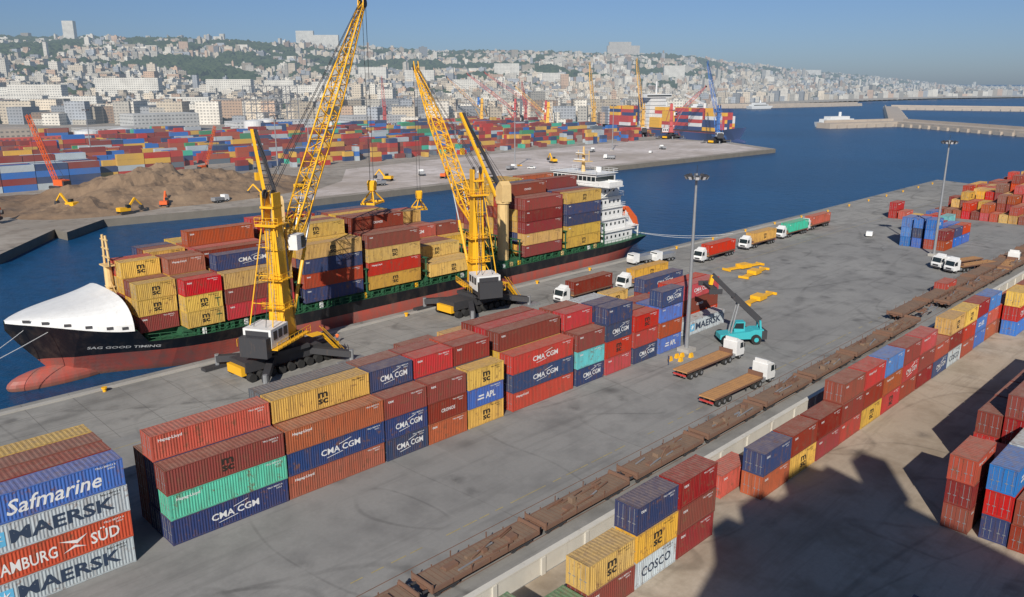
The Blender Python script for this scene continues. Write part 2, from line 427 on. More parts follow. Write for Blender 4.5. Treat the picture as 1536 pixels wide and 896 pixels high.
# whaleback cover over the bow
mb=MB(); xs=np.linspace(.1,14.6,16); ny=18; vs=[];fs=[]
for x in xs:
    zd=zdk(x)-.05; h=hdk(x)+.06; top=.35+4.5*(x/14.6)**1.15
    for k in range(ny+1):
        t=math.pi*k/ny; cy=-math.cos(t); sy=math.sin(t)
        vs.append((x,h*math.copysign(abs(cy)**.62,cy),zd+top*sy**.85))
w=ny+1
for i in range(len(xs)-1):
    for k in range(ny): fs.append((i*w+k,(i+1)*w+k,(i+1)*w+k+1,i*w+k+1))
fs.append(tuple(range((len(xs)-1)*w,len(xs)*w)))
mb.add(vs,fs,M_white)
for x in (2.2,4.2,6.6,9.,11.5,13.4):
    zb=zdk(x)+.28
    mb.add([(x-.4,-hdk(x-.4)-.1,zb),(x+.4,-hdk(x+.4)-.1,zb),(x+.4,-hdk(x+.4)-.08,zb+.45),(x-.4,-hdk(x-.4)-.08,zb+.45)],[(0,1,2,3)],M_dark)
part(mb,'bow_cover')
# name on bow
mb=MB(); vs,fs=textgeo('SAG GOOD TIMING',.02)
out=[]
for a,b in vs:
    x=9.4+a*9.4; z=2.95+b*.52-.75*a; out.append((x,-hbr(x,z)-.05,z))
mb.add(out,fs,M_logoW)
part(mb,'bow_name')
# foremast
mb=MB()
mb.cyl((15.4,0,5),(15.4,0,14.5),.75,M_cream,r1=.6,n=10); mb.box(14.6,-1.3,14.5,16.2,1.3,14.7,M_cream); mb.box(14.9,-.9,11,15.9,.9,11.2,M_cream)
for y in(-1.1,1.1): mb.cyl((15.4,y,14.6),(15.4,y*.6,19.4),.2,M_cream,n=6)
for z in (15.8,17.2,18.6): mb.box(15.2,-1.3,z,15.5,1.3,z+.18,M_cream)
mb.box(14.7,-.8,5,16.1,.8,8.2,M_cream); mb.cyl((15,-2.5,14.7),(15,-2.5,15.7),.12,M_dark,n=5)
for y in (-3,3): mb.beam((17,y,4),(15.4,y*.2,12),.12,M_cream)
part(mb,'foremast')
# coamings, railings, lashing frames
mb=MB()
mb.box(17.2,-7.6,3.58,22,7.6,4.75,M_grn); mb.box(22,-10.4,3.58,126,10.4,4.75,M_grn)
for x in np.arange(17,146,1.6):
    y=-hbr(x,3.55)+.12
    mb.beam((x,y,3.58),(x,y,4.7),.07,M_grn); mb.beam((x,-y,3.58),(x,-y,4.7),.07,M_grn)
for z in (4.1,4.7):
    xs=np.arange(17,146,3.2)
    for i in range(len(xs)-1):
        for s in(-1,1): mb.beam((xs[i],s*(hbr(xs[i],3.55)-.12),z),(xs[i+1],s*(hbr(xs[i+1],3.55)-.12),z),.07,M_grn)
for x in (27.6,42.0,56.4,70.6,84.5,97,112.3,126.5):
    for y in np.arange(-11.6,11.7,2.58):
        mb.beam((x,y,3.6),(x,y,9.2),.22,M_grn)
    mb.box(x-.45,-11.8,6.4,x+.45,11.8,6.5,M_grn); mb.box(x-.45,-11.8,9.1,x+.45,11.8,9.2,M_grn)
    for y0 in np.arange(-11.6,10,5.16): mb.beam((x,y0,3.6),(x,y0+2.58,6.4),.1,M_grn)
for x in np.arange(24,126,2.4):
    mb.box(x,-11.45,3.58,x+.35,-10.9,4.6,M_grn)
    if rng.random()<.5: mb.box(x+.8,-11.7,3.6,x+1.3,-11.2,4.3+rng.random()*.5,rng.choice([M_cream,M_yel,M_grn,M_white]))
for x in (71.5,78,85): mb.box(x,-10.2,4.76,x+5.4,10.2,5.1,M_grn)
for k in range(14):
    x=72+rng.random()*20; y=-9+rng.random()*16; mb.box(x,y,5.1,x+.6+rng.random(),y+.5,5.3+rng.random()*.8,rng.choice([M_cream,M_yel,M_dark,M_white]))
part(mb,'deck_fittings')
# superstructure
mb=MB()
def deckhouse(x0,y0,z0,x1,y1,z1,wins=True):
    mb.box(x0,y0,z0,x1,y1,z1,M_white)
    mb.box(x0-.5,y0-.5,z1,x1+.5,y1+.5,z1+.12,M_white)
    if wins:
        z=(z0+z1)/2+.1
        for x in np.arange(x0+.9,x1-.9,1.7): mb.box(x,y0-.02,z-.35,x+.6,y0+.05,z+.35,M_glass)
        for y in np.arange(y0+.9,y1-.9,1.9):
            mb.box(x0-.02,y,z-.35,x0+.05,y+.7,z+.35,M_glass); mb.box(x1-.05,y,z-.35,x1+.02,y+.7,z+.35,M_glass)
    for (a,b,c,d) in ((x0-.5,y0-.5,x1+.5,y0-.5),(x0-.5,y0-.5,x0-.5,y1+.5),(x1+.5,y0-.5,x1+.5,y1+.5)):
        for zz in (.55,1.05): mb.beam((a,b,z1+zz),(c,d,z1+zz),.05,M_white)
        n=int(max(abs(c-a),abs(d-b))/1.5)
        for i in range(n+1): mb.beam((a+(c-a)*i/n,b+(d-b)*i/n,z1+.1),(a+(c-a)*i/n,b+(d-b)*i/n,z1+1.05),.05,M_white)
X0=128.4
deckhouse(X0,-10.2,3.6,X0+11.5,10.2,6.4)
deckhouse(X0,-8.6,6.53,X0+10.6,8.6,9.2)
deckhouse(X0,-8.2,9.33,X0+9.8,8.2,12.0)
deckhouse(X0,-8.0,12.13,X0+9.2,8.0,14.8)
deckhouse(X0,-7.8,14.93,X0+8.6,7.8,17.6)
mb.box(X0-.6,-11.8,17.73,X0+5.2,11.8,17.95,M_white)   # wings
deckhouse(X0,-7.2,17.96,X0+7.6,7.2,20.6,False)
mb.box(X0-.03,-7.0,18.9,X0+7.0,-7.2-.03,20.0,M_glass); mb.box(X0-.04,-7.0,18.9,X0-.01,7.0,20.0,M_glass)
for y in np.arange(-7,7.1,1.4): mb.box(X0-.08,y-.08,18.9,X0-.035,y+.08,20,M_white)
for s in(-1,1):
    mb.box(X0-.5,s*11.8-.06,17.96,X0+4.6,s*11.8+.06,19.1,M_white); mb.box(X0-.5,min(s*7.2,s*11.7),17.96,X0-.4,max(s*7.2,s*11.7),19.1,M_white)
    mb.box(X0+4.65,min(s*7.25,s*11.8),17.96,X0+4.75,max(s*7.25,s*11.8),19.1,M_white)
    mb.beam((X0+2,s*8,15),(X0+2,s*11.5,17.7),.25,M_white)
# radar mast
mb.cyl((X0+3.5,0,20.7),(X0+3.5,0,27),.55,M_cream,r1=.25,n=8); mb.box(X0+2,-2.2,23.2,X0+4.6,2.2,23.4,M_cream); mb.box(X0+2.2,-1.6,25,X0+4,1.6,25.15,M_cream)
mb.box(X0+1.6,-1.9,23.7,X0+1.9,1.5,23.95,M_white); mb.box(X0+1.8,-1.2,25.4,X0+2.1,1.2,25.6,M_white)
for y in(-1.8,1.8): mb.cyl((X0+3.5,y,23.4),(X0+3.5,y,26),.1,M_cream,n=5)
mb.cyl((X0+6,-3,20.7),(X0+6,-3,21.9),.8,M_white,r1=.75,n=12)
# funnel
mb.prism([(X0+10,6.6),(X0+14.6,6.6),(X0+14.2,17.5),(X0+11,18.3)],1.5,6.5,M_white); mb.prism([(X0+10.7,14),(X0+14.4,13.6),(X0+14.3,15.6),(X0+10.9,16)],1.45,6.55,M_redM)
for y in (3,4.5): mb.cyl((X0+12.6,y,17.6),(X0+12.9,y,19.6),.35,M_dark,n=8)
# free-fall lifeboat ramp
mb.prism([(X0+12,6.6),(X0+17.2,4.2),(X0+17.2,4.6),(X0+12,10.6)],-7.6,-7.4,M_white); mb.prism([(X0+12,6.6),(X0+17.2,4.2),(X0+17.2,4.6),(X0+12,10.6)],-4.5,-4.3,M_white)
mb.prism([(X0+11.6,9.0),(X0+12.2,10.9),(X0+13.6,11.4),(X0+17.4,8.2),(X0+18.2,6.1),(X0+17,5.7)],-7.2,-4.7,M_orange)
mb.box(X0+12.1,-9,6.4,X0+16,9,6.55,M_white)
for x in (X0+12.4,X0+15.8):
    for y in(-8.8,8.8): mb.beam((x,y,3.6),(x,y,6.4),.25,M_white)
part(mb,'superstructure')
# deck cranes
def deck_crane(x,y,zt,tip,name):
    mb=MB()
    mb.cyl((x,y,3.6),(x,y,zt-3.2),1.25,M_cream,n=14); mb.cyl((x,y,zt-3.2),(x,y,zt-2.8),1.6,M_cream,n=14)
    t=Vector(tip)-Vector((x,y,zt)); hd=Vector((t.x,t.y,0)).normalized(); sd=Vector((-hd.y,hd.x,0))
    M=Matrix.Translation((x,y,0))@Matrix(((hd.x,sd.x,0,0),(hd.y,sd.y,0,0),(0,0,1,0),(0,0,0,1)))
    mb.prism([(-1.6,zt-2.8),(1.4,zt-2.8),(1.2,zt+.2),(-.4,zt+1.6),(-1.5,zt+.8)],-1.15,1.15,M_cream,M)
    mb.box(1.1,-1.1,zt-2.2,2.2,.1,zt-.4,M_cream,M); mb.box(2.18,-1.0,zt-1.6,2.22,0,zt-.6,M_glass,M)
    dist=math.hypot(t.x,t.y)
    for s in(-1,1):
        a=M@Vector((1.2,s*1.1,zt-1.8)); b=M@Vector((dist,s*.35,tip[2]))
        mb.beam(a,b,.55,M_yel if s>0 else M_dark)
    for k in range(1,12):
        q=k/12; a=M@Vector((1.2+(dist-1.2)*q,-1.1+.75*q,zt-1.8+(tip[2]-zt+1.8)*q)); b=M@Vector((1.2+(dist-1.2)*q,1.1-.75*q,zt-1.8+(tip[2]-zt+1.8)*q)); mb.beam(a,b,.22,M_dark)
    for s in (-.4,.4): mb.cyl(M@Vector((-.5,s,zt+1.4)),tip,.05,M_dark,n=4)
    mb.cyl(tip,(tip[0],tip[1],tip[2]-8),.05,M_dark,n=4); mb.box(tip[0]-.4,tip[1]-.4,tip[2]-9.5,tip[0]+.4,tip[1]+.4,tip[2]-8,M_yel)
    part(mb,name)
deck_crane(68.6-SX0,127.5-SYC,22,(74.4-SX0,144.6-SYC,33.9),'deck_crane_fore')
deck_crane(121-SX0,124.6-SYC,20.5,(125.6-SX0,143-SYC,35.8),'deck_crane_aft')
# ship cargo
YP=['yellow']*6+['maroon']*5+['red','orange','dblue','brown']
def bay2(u,Lc,front,tiers,start=0,nrow=9):
    for r in range(start,nrow):
        v=121.9+r*2.6; k=tiers[r]
        stack(u,v,Lc,front if r==start else [rng.choice(YP) for _ in range(k)],4.95)
bay2(42.6,SIX,['maroon:small','yellow:MSC','yellow:MSC'],[0,3,3,4,4,0,0,0,0],1,5)
bay2(48.9,SIX,['yellow:MSC','yellow:MSC','red:small'],[3,3,4,4,3,4,4,4,3],0)
bay2(55.6,TWL,['red:small','maroon:small','yellow:MSC'],[3,4,3,4,4,5,4,4,4])
bay2(69.9,TWL,['dblue:small','orange:small','dblue:small','yellow:MSC'],[4,4,5,5,5,4,5,5,4])
bay2(83.5,TWL,['yellow:MSC','red:HL','yellow:MSC','maroon:small'],[4,4,5,5,5,5,5,4,4])
bay2(98.2,TWL,['yellow:MSC'],[1,1,2,2,2,3,3,4,4])
bay2(110.8,SIX,['maroon'],[0,0,0,1,2,3,2,2,2],3)
bay2(125.2,TWL,['maroon:small','yellow:small','maroon:small','maroon:small','maroon:small'],[5,5,6,6,5,6,6,6,5])
bay2(139.2,TWL,['yellow:MSC','yellow:small','dblue:small','dblue','yellow:MSC'],[5,5,5,6,5,5,6,5,5])
# ------------------------------------------------------------------ harbour mobile cranes
def harbour_crane(name,loc,tip,baserot=0.,yel=M_yel,house=M_white,tower=27.,piv=16.5,hook=True,nb=24,hookz=14):
    mb=MB(); B=Matrix.Rotation(baserot,4,'Z')
    mb.box(-8,-2.2,1.3,8,2.2,2.9,M_dark,B); mb.box(-2.8,-2.8,2.9,2.8,2.8,3.5,M_dark,B)
    for x in np.arange(-7.4,7.5,1.65):
        for y in (-2.7,2.7): mb.cyl(B@Vector((x,y-.45,.65)),B@Vector((x,y+.45,.65)),.65,M_rubber,n=12)
    for sx in (-1,1):
        for sy in(-1,1):
            mb.beam((sx*3.2,sy*1.5,2.1),(sx*7.6,sy*6.8,1.5),1.0,M_dark,B); mb.cyl((sx*7.6,sy*6.8,.5),(sx*7.6,sy*6.8,2.2),.35,M_steel,n=8,M=B)
            mb.box(sx*7.6-2.4,sy*6.8-.7,.02,sx*7.6+2.4,sy*6.8+.7,.5,M_steel if sy<0 else M_dark,B)
    for x in (-8.6,8): mb.box(x,-2,.9,x+.8,2,2.2,M_yel,B)
    mb.cyl((0,0,3.5),(0,0,4.3),2.3,M_dark,n=18)
    d=Vector((tip[0]-loc[0],tip[1]-loc[1],0)); R=d.length; d.normalize()
    S=Matrix(((d.x,-d.y,0,0),(d.y,d.x,0,0),(0,0,1,0),(0,0,0,1)))
    mb.box(-7.2,-2.2,4.3,2.6,2.2,5.1,M_dark,S)
    mb.box(-6.9,-2.3,5.1,-2.2,2.3,7.9,house,S); mb.box(-6.95,-1.9,5.6,-6.85,1.9,7.6,M_dark,S)
    for x in (-6.3,-4.9,-3.5):
        for s in(-1,1): mb.box(x,s*2.31-.03,6.2,x+1.0,s*2.31+.03,7.5,M_dark,S)
    mb.box(-8.2,-2.25,3.9,-6.98,2.25,6.9,M_dark,S)
    mb.box(-2.0,2.32,4.9,2.6,3.4,5.05,yel,S); mb.box(-7,-3.3,4.9,2.6,-2.32,5.05,yel,S)
    for y in (-3.3,3.4):
        mb.beam((-7,y,6.1),(2.6,y,6.1),.07,yel,S); mb.beam((-7,y,5.6),(2.6,y,5.6),.05,yel,S)
        for x in np.arange(-7,2.7,1.2): mb.beam((x,y,5),(x,y,6.1),.06,yel,S)
    # stairs down to the chassis
    mb.beam((8.3,-3.2,.4),(4.5,-3.2,4.9),.25,yel,B); mb.beam((8.3,-4.0,.4),(4.5,-4.0,4.9),.25,yel,B); mb.beam((8.3,-3.2,1.5),(4.5,-3.2,6.0),.08,yel,B); mb.beam((8.3,-4.0,1.5),(4.5,-4.0,6.0),.08,yel,B)
    for k in range(12):
        q=k/12; x=8.3-3.8*q; z=.4+4.5*q; mb.box(x-.15,-4,z,x+.15,-3.2,z+.06,yel,B)
    mb.box(2.5,-4.1,4.85,4.6,-2.4,4.95,yel,B)
    def tap(x0,x1,w0,z0,w1,z1,xx0=None,xx1=None):
        xx0=x0 if xx0 is None else xx0; xx1=x1 if xx1 is None else xx1
        mb.add([(x0,-w0,z0),(x1,-w0,z0),(x1,w0,z0),(x0,w0,z0),(xx0,-w1,z1),(xx1,-w1,z1),(xx1,w1,z1),(xx0,w1,z1)],[(0,3,2,1),(4,5,6,7),(0,1,5,4),(1,2,6,5),(2,3,7,6),(3,0,4,7)],yel,S)
    tap(-1.5,1.7,1.45,5.1,1.15,13,-1.2,1.35); tap(-1.2,1.35,1.15,13.003,.9,tower-4.5,-1.4,.6)
    for s in(-1,1):
        mb.box(-1.6,s*.9-.14,tower-4.6,.5,s*.9+.14,tower,yel,S)
        mb.cyl((-.9,s*.65-.1,tower-.2),(-.9,s*.65+.1,tower-.2),.7,M_dark,n=12,M=S)
        # rear stay pipes from tower head to slewing platform
        mb.cyl((-1.4,s*.9,tower-3),(-5.6,s*1.9,8.0),.10,yel,n=6,M=S)
    for q in (.3,.55,.8):
        a=Vector((-1.4,-.9,tower-3)).lerp(Vector((-5.6,-1.9,8)),q); b=Vector((a.x,-a.y,a.z)); mb.beam(a,b,.12,yel,S)
    mb.box(-1.9,-1.06,tower-2.2,.8,1.06,tower-1.9,yel,S); mb.box(-2.6,-1.7,tower-4.8,1.6,1.7,tower-4.65,yel,S)
    for zc in (9.5,14,tower-4.64):
        x0,x1=-2.2,.7
        mb.box(x0,-1.95,zc,x1,1.95,zc+.1,yel,S)
        for zz in (.55,1.1):
            mb.beam((x0,-1.95,zc+zz),(x1,-1.95,zc+zz),.06,yel,S); mb.beam((x0,1.95,zc+zz),(x1,1.95,zc+zz),.06,yel,S); mb.beam((x0,-1.95,zc+zz),(x0,1.95,zc+zz),.06,yel,S)
        for (x,y) in ((x0,-1.95),(x0,0),(x0,1.95),(-.8,-1.95),(x1,-1.95),(-.8,1.95),(x1,1.95)): mb.beam((x,y,zc),(x,y,zc+1.1),.06,yel,S)
        mb.beam((x0,-1.7,zc-1.6),(-1.2,-1.0,zc),.1,yel,S)
    for s in(-.25,.25): mb.beam((-1.9,s,5),(-1.95,s,tower-4),.07,M_steel,S)
    for z in np.arange(5.5,tower-4,.6): mb.beam((-1.92,-.25,z),(-1.92,.25,z),.04,M_steel,S)
    for k in range(4): mb.cyl((1.5-.15*k,-1.5+.1*k,5),(.6,-1.1,tower-5),.035,M_dark,n=4,M=S)
    # cabin
    mb.prism([(1.4,piv+1.6),(3.6,piv+1.6),(4.0,piv+2.4),(3.6,piv+3.9),(1.4,piv+3.9)],-2.7,-1.2,house,S)
    mb.prism([(3.65,piv+1.8),(4.03,piv+2.4),(3.67,piv+3.6),(2.6,piv+3.6),(2.6,piv+1.8)],-2.73,-1.17,M_glass,S)
    # boom
    P0=Vector((1.9,0,piv)); P1=Vector((R,0,tip[2]-loc[2])); ax=(P1-P0); Ln=ax.length; ax.normalize(); up=Vector((-ax.z,0,ax.x)); sd=Vector((0,1,0))
    def wd(q): return (.35+.85*min(1,q/.14))*(1 if q<.6 else 1-.68*(q-.6)/.4)
    def ht(q): return (.25+.85*min(1,q/.14))*(1 if q<.6 else 1-.68*(q-.6)/.4)
    ring=[]
    for i in range(nb+1):
        q=i/nb; c=P0+ax*Ln*q; w,h=wd(q),ht(q); ring.append([c+sd*w+up*h,c-sd*w+up*h,c-sd*w-up*h,c+sd*w-up*h])
    for i in range(nb):
        for k in range(4):
            mb.beam(ring[i][k],ring[i+1][k],.22,yel,S)
            k2=(k+1)%4
            mb.beam(ring[i][k],ring[i][k2],.10,yel,S)
            if i%2: mb.beam(ring[i][k],ring[i+1][k2],.11,yel,S)
            else: mb.beam(ring[i][k2],ring[i+1][k],.11,yel,S)
    # head sheaves
    for s in(-.45,.45): mb.cyl(P1+sd*(s-.08),P1+sd*(s+.08),.8,M_dark,n=12,M=S)
    for s in (-.5,.5):
        mb.beam(P1+sd*s-ax*1.5,P1+sd*s+up*1.2+ax*.6,.18,yel,S)
    H0=Vector((-.9,0,tower))
    for s in(-.7,-.4,.4,.7):
        mb.cyl(H0+sd*s,P1+sd*s*.6+up*.3,.05,M_dark,n=4,M=S)
    for s in (-.5,.5): mb.cyl(H0+sd*s,Vector((-6.,s*2,8.0)),.05,M_dark,n=4,M=S)
    for s in(-1.1,1.1):
        e=P0+ax*Ln*.24-up*.9; b0=Vector((1.6,s,8)); m_=b0.lerp(Vector((e.x,s,e.z)),.55)
        mb.cyl(b0,m_,.28,yel,n=8,M=S); mb.cyl(m_,(e.x,s,e.z),.17,M_steel,n=8,M=S)
    if hook:
        for s in(-.35,.35): mb.cyl(P1+sd*s+Vector((.5,0,0)),Vector((R+.5,s,hookz+2.4)),.05,M_dark,n=4,M=S)
        mb.box(R-.2,-.6,hookz+1.0,R+1.2,.6,hookz+2.6,M_yel,S)
        mb.cyl((R+.5,-.7,hookz+2.2),(R+.5,.7,hookz+2.2),.7,M_yel,n=12,M=S)
        for a_ in (-1.6,2.6):
            mb.beam((R+.5,0,hookz+1.2),(R+a_,-1.2,hookz-1.1),.22,M_yel,S); mb.beam((R+.5,0,hookz+1.2),(R+a_,1.2,hookz-1.1),.22,M_yel,S)
            mb.beam((R+a_,-1.4,hookz-1.3),(R+a_,1.4,hookz-1.3),.4,M_yel,S)
        for y_ in (-1.2,1.2): mb.beam((R-1.6,y_,hookz-1.3),(R+2.6,y_,hookz-1.3),.35,M_yel,S)
    return mb.obj(name,loc)
harbour_crane('harbour_mobile_crane',(58.,108.6,0),(87.2,125.4,56.2),baserot=.06,hookz=22)
harbour_crane('harbour_mobile_crane',(101.6,112,0),(118,150,46),baserot=.02,hookz=15)
# far port cranes
for (x_,y_,tp,m1) in ((548,400,(570,425,62),M_yelf),(552,455,(572,478,60),M_yelf),(528,318,(552,345,58),M_blueM),(560,520,(520,560,52),M_redM),(600,600,(570,640,52),M_redM),
    (575,560,(600,590,44),M_redM),(590,640,(560,660,48),M_yelf),(545,370,(560,350,40),M_redM),(640,700,(610,720,50),M_blueM),(520,480,(500,500,40),M_yelf),(450,620,(470,650,48),M_redM)):
    harbour_crane('harbour_mobile_crane',(x_,y_,0),tp,yel=m1,house=M_whitef,nb=10,hook=False)
# crawler crane + construction plant on the far bank
mb=MB()
for y in(-2,2): mb.prism([(-3,0.1),(3,.1),(3.4,.7),(3,1.3),(-3,1.3),(-3.4,.7)],y-.4,y+.4,M_dark)
mb.box(-3.6,-1.6,1.4,1.6,1.6,3.6,M_orange); mb.box(-4.4,-1.5,1.45,-3.6,1.5,3.2,M_dark); mb.box(.4,-1.7,1.6,1.9,-.6,3.9,M_glass)
tipv=Vector((13,0,27)); p0=Vector((1.6,0,1.9)); sd=Vector((0,1,0)); ax=(tipv-p0).normalized(); up=Vector((-ax.z,0,ax.x)); n=16
for i in range(n):
    a=p0.lerp(tipv,i/n); b=p0.lerp(tipv,(i+1)/n)
    for s in(-.6,.6):
        for t in (-.6,.6):
            mb.beam(a+sd*s+up*t,b+sd*s+up*t,.16,M_orange); mb.beam(a+sd*s+up*t,b+sd*s-up*t,.09,M_orange)
        mb.beam(a-sd*.6+up*s,b+sd*.6+up*s,.09,M_orange)
mb.cyl((-3.6,0,3.6),tipv,.06,M_dark,n=4); mb.cyl(tipv,(13,0,8),.05,M_dark,n=4)
cc=mb.mesh('crawler_crane_mesh'); place('crawler_crane',cc,(92,334,4),1.9); place('crawler_crane',cc,(175,395,0),.4,scale=(.8,.8,.8))
def excavator_mesh(mt):
    mb=MB()
    for y in(-1.1,1.1): mb.prism([(-1.8,0.05),(1.8,.05),(2.1,.45),(1.8,.9),(-1.8,.9),(-2.1,.45)],y-.3,y+.3,M_dark)
    mb.prism([(-2.2,1),(1.2,1),(1.2,1.9),(-1.,2.2),(-2.2,2.1)],-1.15,1.15,mt); mb.prism([(.1,1.9),(1.35,1.9),(1.25,2.9),(.1,2.95)],-1.2,-.2,M_glass)
    mb.beam((1.0,.2,1.6),(3.6,.2,4.6),.5,mt); mb.beam((3.5,.2,4.6),(5.6,.2,2.2),.36,mt); mb.prism([(5.2,2.3),(5.9,2.1),(6.1,1.1),(5.2,.9),(4.8,1.5)],-.35,.75,M_dark)
    return mb.mesh('excavator_mesh')
em=excavator_mesh(M_yel); e2=excavator_mesh(M_orange)
for p_ in ((150,287,0,2.5),(96,281,0,.2),(215,296,0,2.),(330,300,0,1.2),(84,296,1.5,2.),(172,298,0,.2)): place('excavator',em,p_[:3],p_[3],scale=(1.1,1.1,1.1))
for p_ in ((112,288,0,1.),(240,286,0,.5),(60,290,1,1.)): place('excavator',e2,p_[:3],p_[3],scale=(1.1,1.1,1.1))
# ------------------------------------------------------------------ lamp masts
def mast_mesh():
    mb=MB(); mb.box(-1.1,-1.1,0,1.1,1.1,.6,M_conc); mb.cyl((0,0,.6),(0,0,29),.36,M_steel,r1=.17,n=12)
    mb.cyl((0,0,28.2),(0,0,28.5),1.3,M_steel,n=16)
    for k in range(10):
        t=k*math.pi/5; x,y=1.55*math.cos(t),1.55*math.sin(t)
        mb.beam((0,0,28.4),(x,y,28.4),.1,M_steel); Mx=Matrix.Translation((x,y,28.5))@Matrix.Rotation(t,4,'Z')@Matrix.Rotation(.5,4,'Y')
        mb.box(-.22,-.3,-.28,.28,.3,.3,M_dark,Mx); mb.box(.28,-.26,-.24,.3,.26,.26,M_hublight,Mx)
    mb.cyl((0,0,29),(0,0,30.3),.04,M_dark,n=4)
    return mb.mesh('high_mast_light_mesh')
MM=mast_mesh()
for p_ in ((108.2,68.3,0),(217,66,0)): place('high_mast_light',MM,p_)
for p_ in ((180,330),(300,300),(420,330),(250,420),(380,440),(520,420),(150,480),(330,520),(480,540),(620,560)): place('high_mast_light',MM,(*p_,0))
# yellow barriers by mast
mb=MB()
for k in range(5):
    x,y=-1.6+.95*k,rng.uniform(-1,1); mb.box(x,y,0,x+.8,y+.5,.7,M_yel,inset=.1)
mb.obj('concrete_barrier_blocks',(103.5,66.6,0.004))
# ------------------------------------------------------------------ trucks
def wheel(mb,x,y,r=.52,w=.3,M=None):
    mb.cyl((x,y-w/2,r),(x,y+w/2,r),r,M_rubber,n=14,M=M); mb.cyl((x,y-w/2-.01,r),(x,y+w/2+.01,r),r*.5,M_steel,n=10,M=M)
_tk={}
def truck_mesh(cabmat,deck=True):
    key=(cabmat.name,deck)
    if key in _tk: return _tk[key]
    mb=MB()
    if deck:
        mb.box(0,-1.22,1.25,12.5,1.22,1.42,M_wood)
        for y in(-.5,.4): mb.box(0.01,y,.85,12.4,y+.12,1.25,M_dark)
        for x in np.arange(.3,12.4,1.1): mb.box(x,-1.2,1.13,x+.08,1.2,1.25,M_dark)
        for x in np.arange(.2,12.4,.6): mb.box(x,-1.2,1.42,x+.03,1.2,1.435,M_rust)
        for y in (-1.26,1.22): mb.box(0.01,y,1.18,12.49,y+.04,1.45,M_rust)
        mb.box(12.35,-1.2,1.425,12.45,1.2,2.1,M_rust)
        for x in (1.3,2.6,3.9):
            for y in(-1.0,1.0): wheel(mb,x,y,.5,.45)
        for y in(-.7,.6): mb.box(8.9,y,.05,9.1,y+.1,1.2,M_dark)
        mb.box(-.1,-1.1,.7,0,1.1,.95,M_redM)
    for y in(-.45,.35): mb.box(9.6,y,.7,15.6,y+.1,.95,M_dark)
    for x in (10.6,11.9):
        for y in(-.95,.95): wheel(mb,x,y,.5,.5)
    for y in(-1.02,1.02): wheel(mb,14.7,y,.5,.32)
    mb.box(12.6,-1.1,.55,13.55,-.5,1.1,M_steel); mb.box(12.6,.5,.55,13.55,1.1,1.1,M_steel)
    mb.prism([(13.6,.75),(15.85,.6),(15.95,1.35),(15.75,1.7),(15.45,2.85),(15.1,3.05),(13.7,3.1),(13.6,3.0)],-1.22,1.22,cabmat)
    mb.prism([(13.75,3.11),(15.0,3.07),(14.0,3.6),(13.75,3.6)],-1.0,1.0,cabmat)
    mb.add([(15.77,-1.1,1.75),(15.77,1.1,1.75),(15.49,1.08,2.8),(15.49,-1.08,2.8)],[(0,1,2,3)],M_glass)
    for s in(-1,1):
        mb.add([(14.6,s*1.228,1.8),(15.6,s*1.228,1.8),(15.38,s*1.228,2.7),(14.6,s*1.228,2.7)],[(0,1,2,3)],M_glass)
        mb.box(15.6,s*1.35-.08,1.9,15.7,s*1.35+.08,2.5,M_dark)
    mb.box(15.8,-1.2,.45,15.98,1.2,.8,M_dark); mb.box(15.93,-.7,.95,15.96,.7,1.3,M_dark)
    _tk[key]=mb.mesh('truck_mesh'); return _tk[key]
def truck(u,v,rz,load=None,name='semi_truck',mat=None):
    place(name,truck_mesh(mat or M_white),(u,v,.004),rz)
    if load:
        me=container_mesh(TWL,load,'small' if load!='yellow' else 'MSC')
        x,y=(.15,-W_/2); c,s=math.cos(rz),math.sin(rz)
        if abs(rz-math.pi)<.5: place('shipping_container',me,(u-.15-TWL,v-W_/2,1.46))
        else: place('shipping_container',me,(u+c*x-s*y,v+s*x+c*y,1.46),rz)
truck(96.2,61.6,-.02,name='flatbed_truck'); truck(90,53.2,-.03,name='flatbed_truck')
truck(148,100.5,PI,'yellow'); truck(130.5,102.5,PI,'maroon'); truck(183,104,PI,'red'); truck(205,104.2,PI,'yellow')
truck(226,105,PI,'teal'); truck(243,106,PI,'orange')
truck(214,52,PI*.9,None); truck(206,47.6,.1,None); truck(216,55.5,PI*.9)
# small tipper trucks
mb=MB()
mb.prism([(0,.9),(4.4,.9),(4.4,1.9),(0,2.1)],-1.15,1.15,M_steel)
mb.prism([(4.6,.7),(6.6,.6),(6.7,1.5),(6.35,2.7),(4.6,2.75)],-1.15,1.15,M_white); mb.add([(6.64,-1,1.65),(6.64,1,1.65),(6.4,1,2.55),(6.4,-1,2.55)],[(0,1,2,3)],M_glass)
for x in (1,2.2,5.6):
    for y in(-1,1): wheel(mb,x,y)
mb.box(0,-.5,.6,6,.5,.89,M_dark)
t1=mb.mesh('tipper_truck_mesh'); place('tipper_truck',t1,(160,113,0.006),PI*.95); place('tipper_truck',t1,(166,110.5,0.006),PI*.95)
place('tipper_truck',t1,(200,57,0),.4)
for p_ in ((128,284,0,.3),(205,284,0,3.),(238,300,0,1.),(285,290,0,.2),(372,290,0,2.),(398,330,0,.4),(450,310,0,1.)): place('tipper_truck',t1,p_[:3],p_[3])
# car
mb=MB()
mb.prism([(0,.35),(4.2,.35),(4.25,.75),(3.2,.92),(2.6,1.42),(.9,1.45),(.1,.95)],-.85,.85,M_white)
mb.prism([(.55,.95),(3.05,.95),(2.55,1.36),(.95,1.39)],-.86,.86,M_glass)
for x in(.8,3.3):
    for y in(-.78,.78): wheel(mb,x,y,.32,.2)
cm=mb.mesh('car_mesh'); place('parked_car',cm,(231,88,0),.3)
for p_ in ((155,300,1),(170,305,.2),(265,290,.1),(300,285,2),(420,300,.4)): place('parked_car',cm,(p_[0],p_[1],0),p_[2])
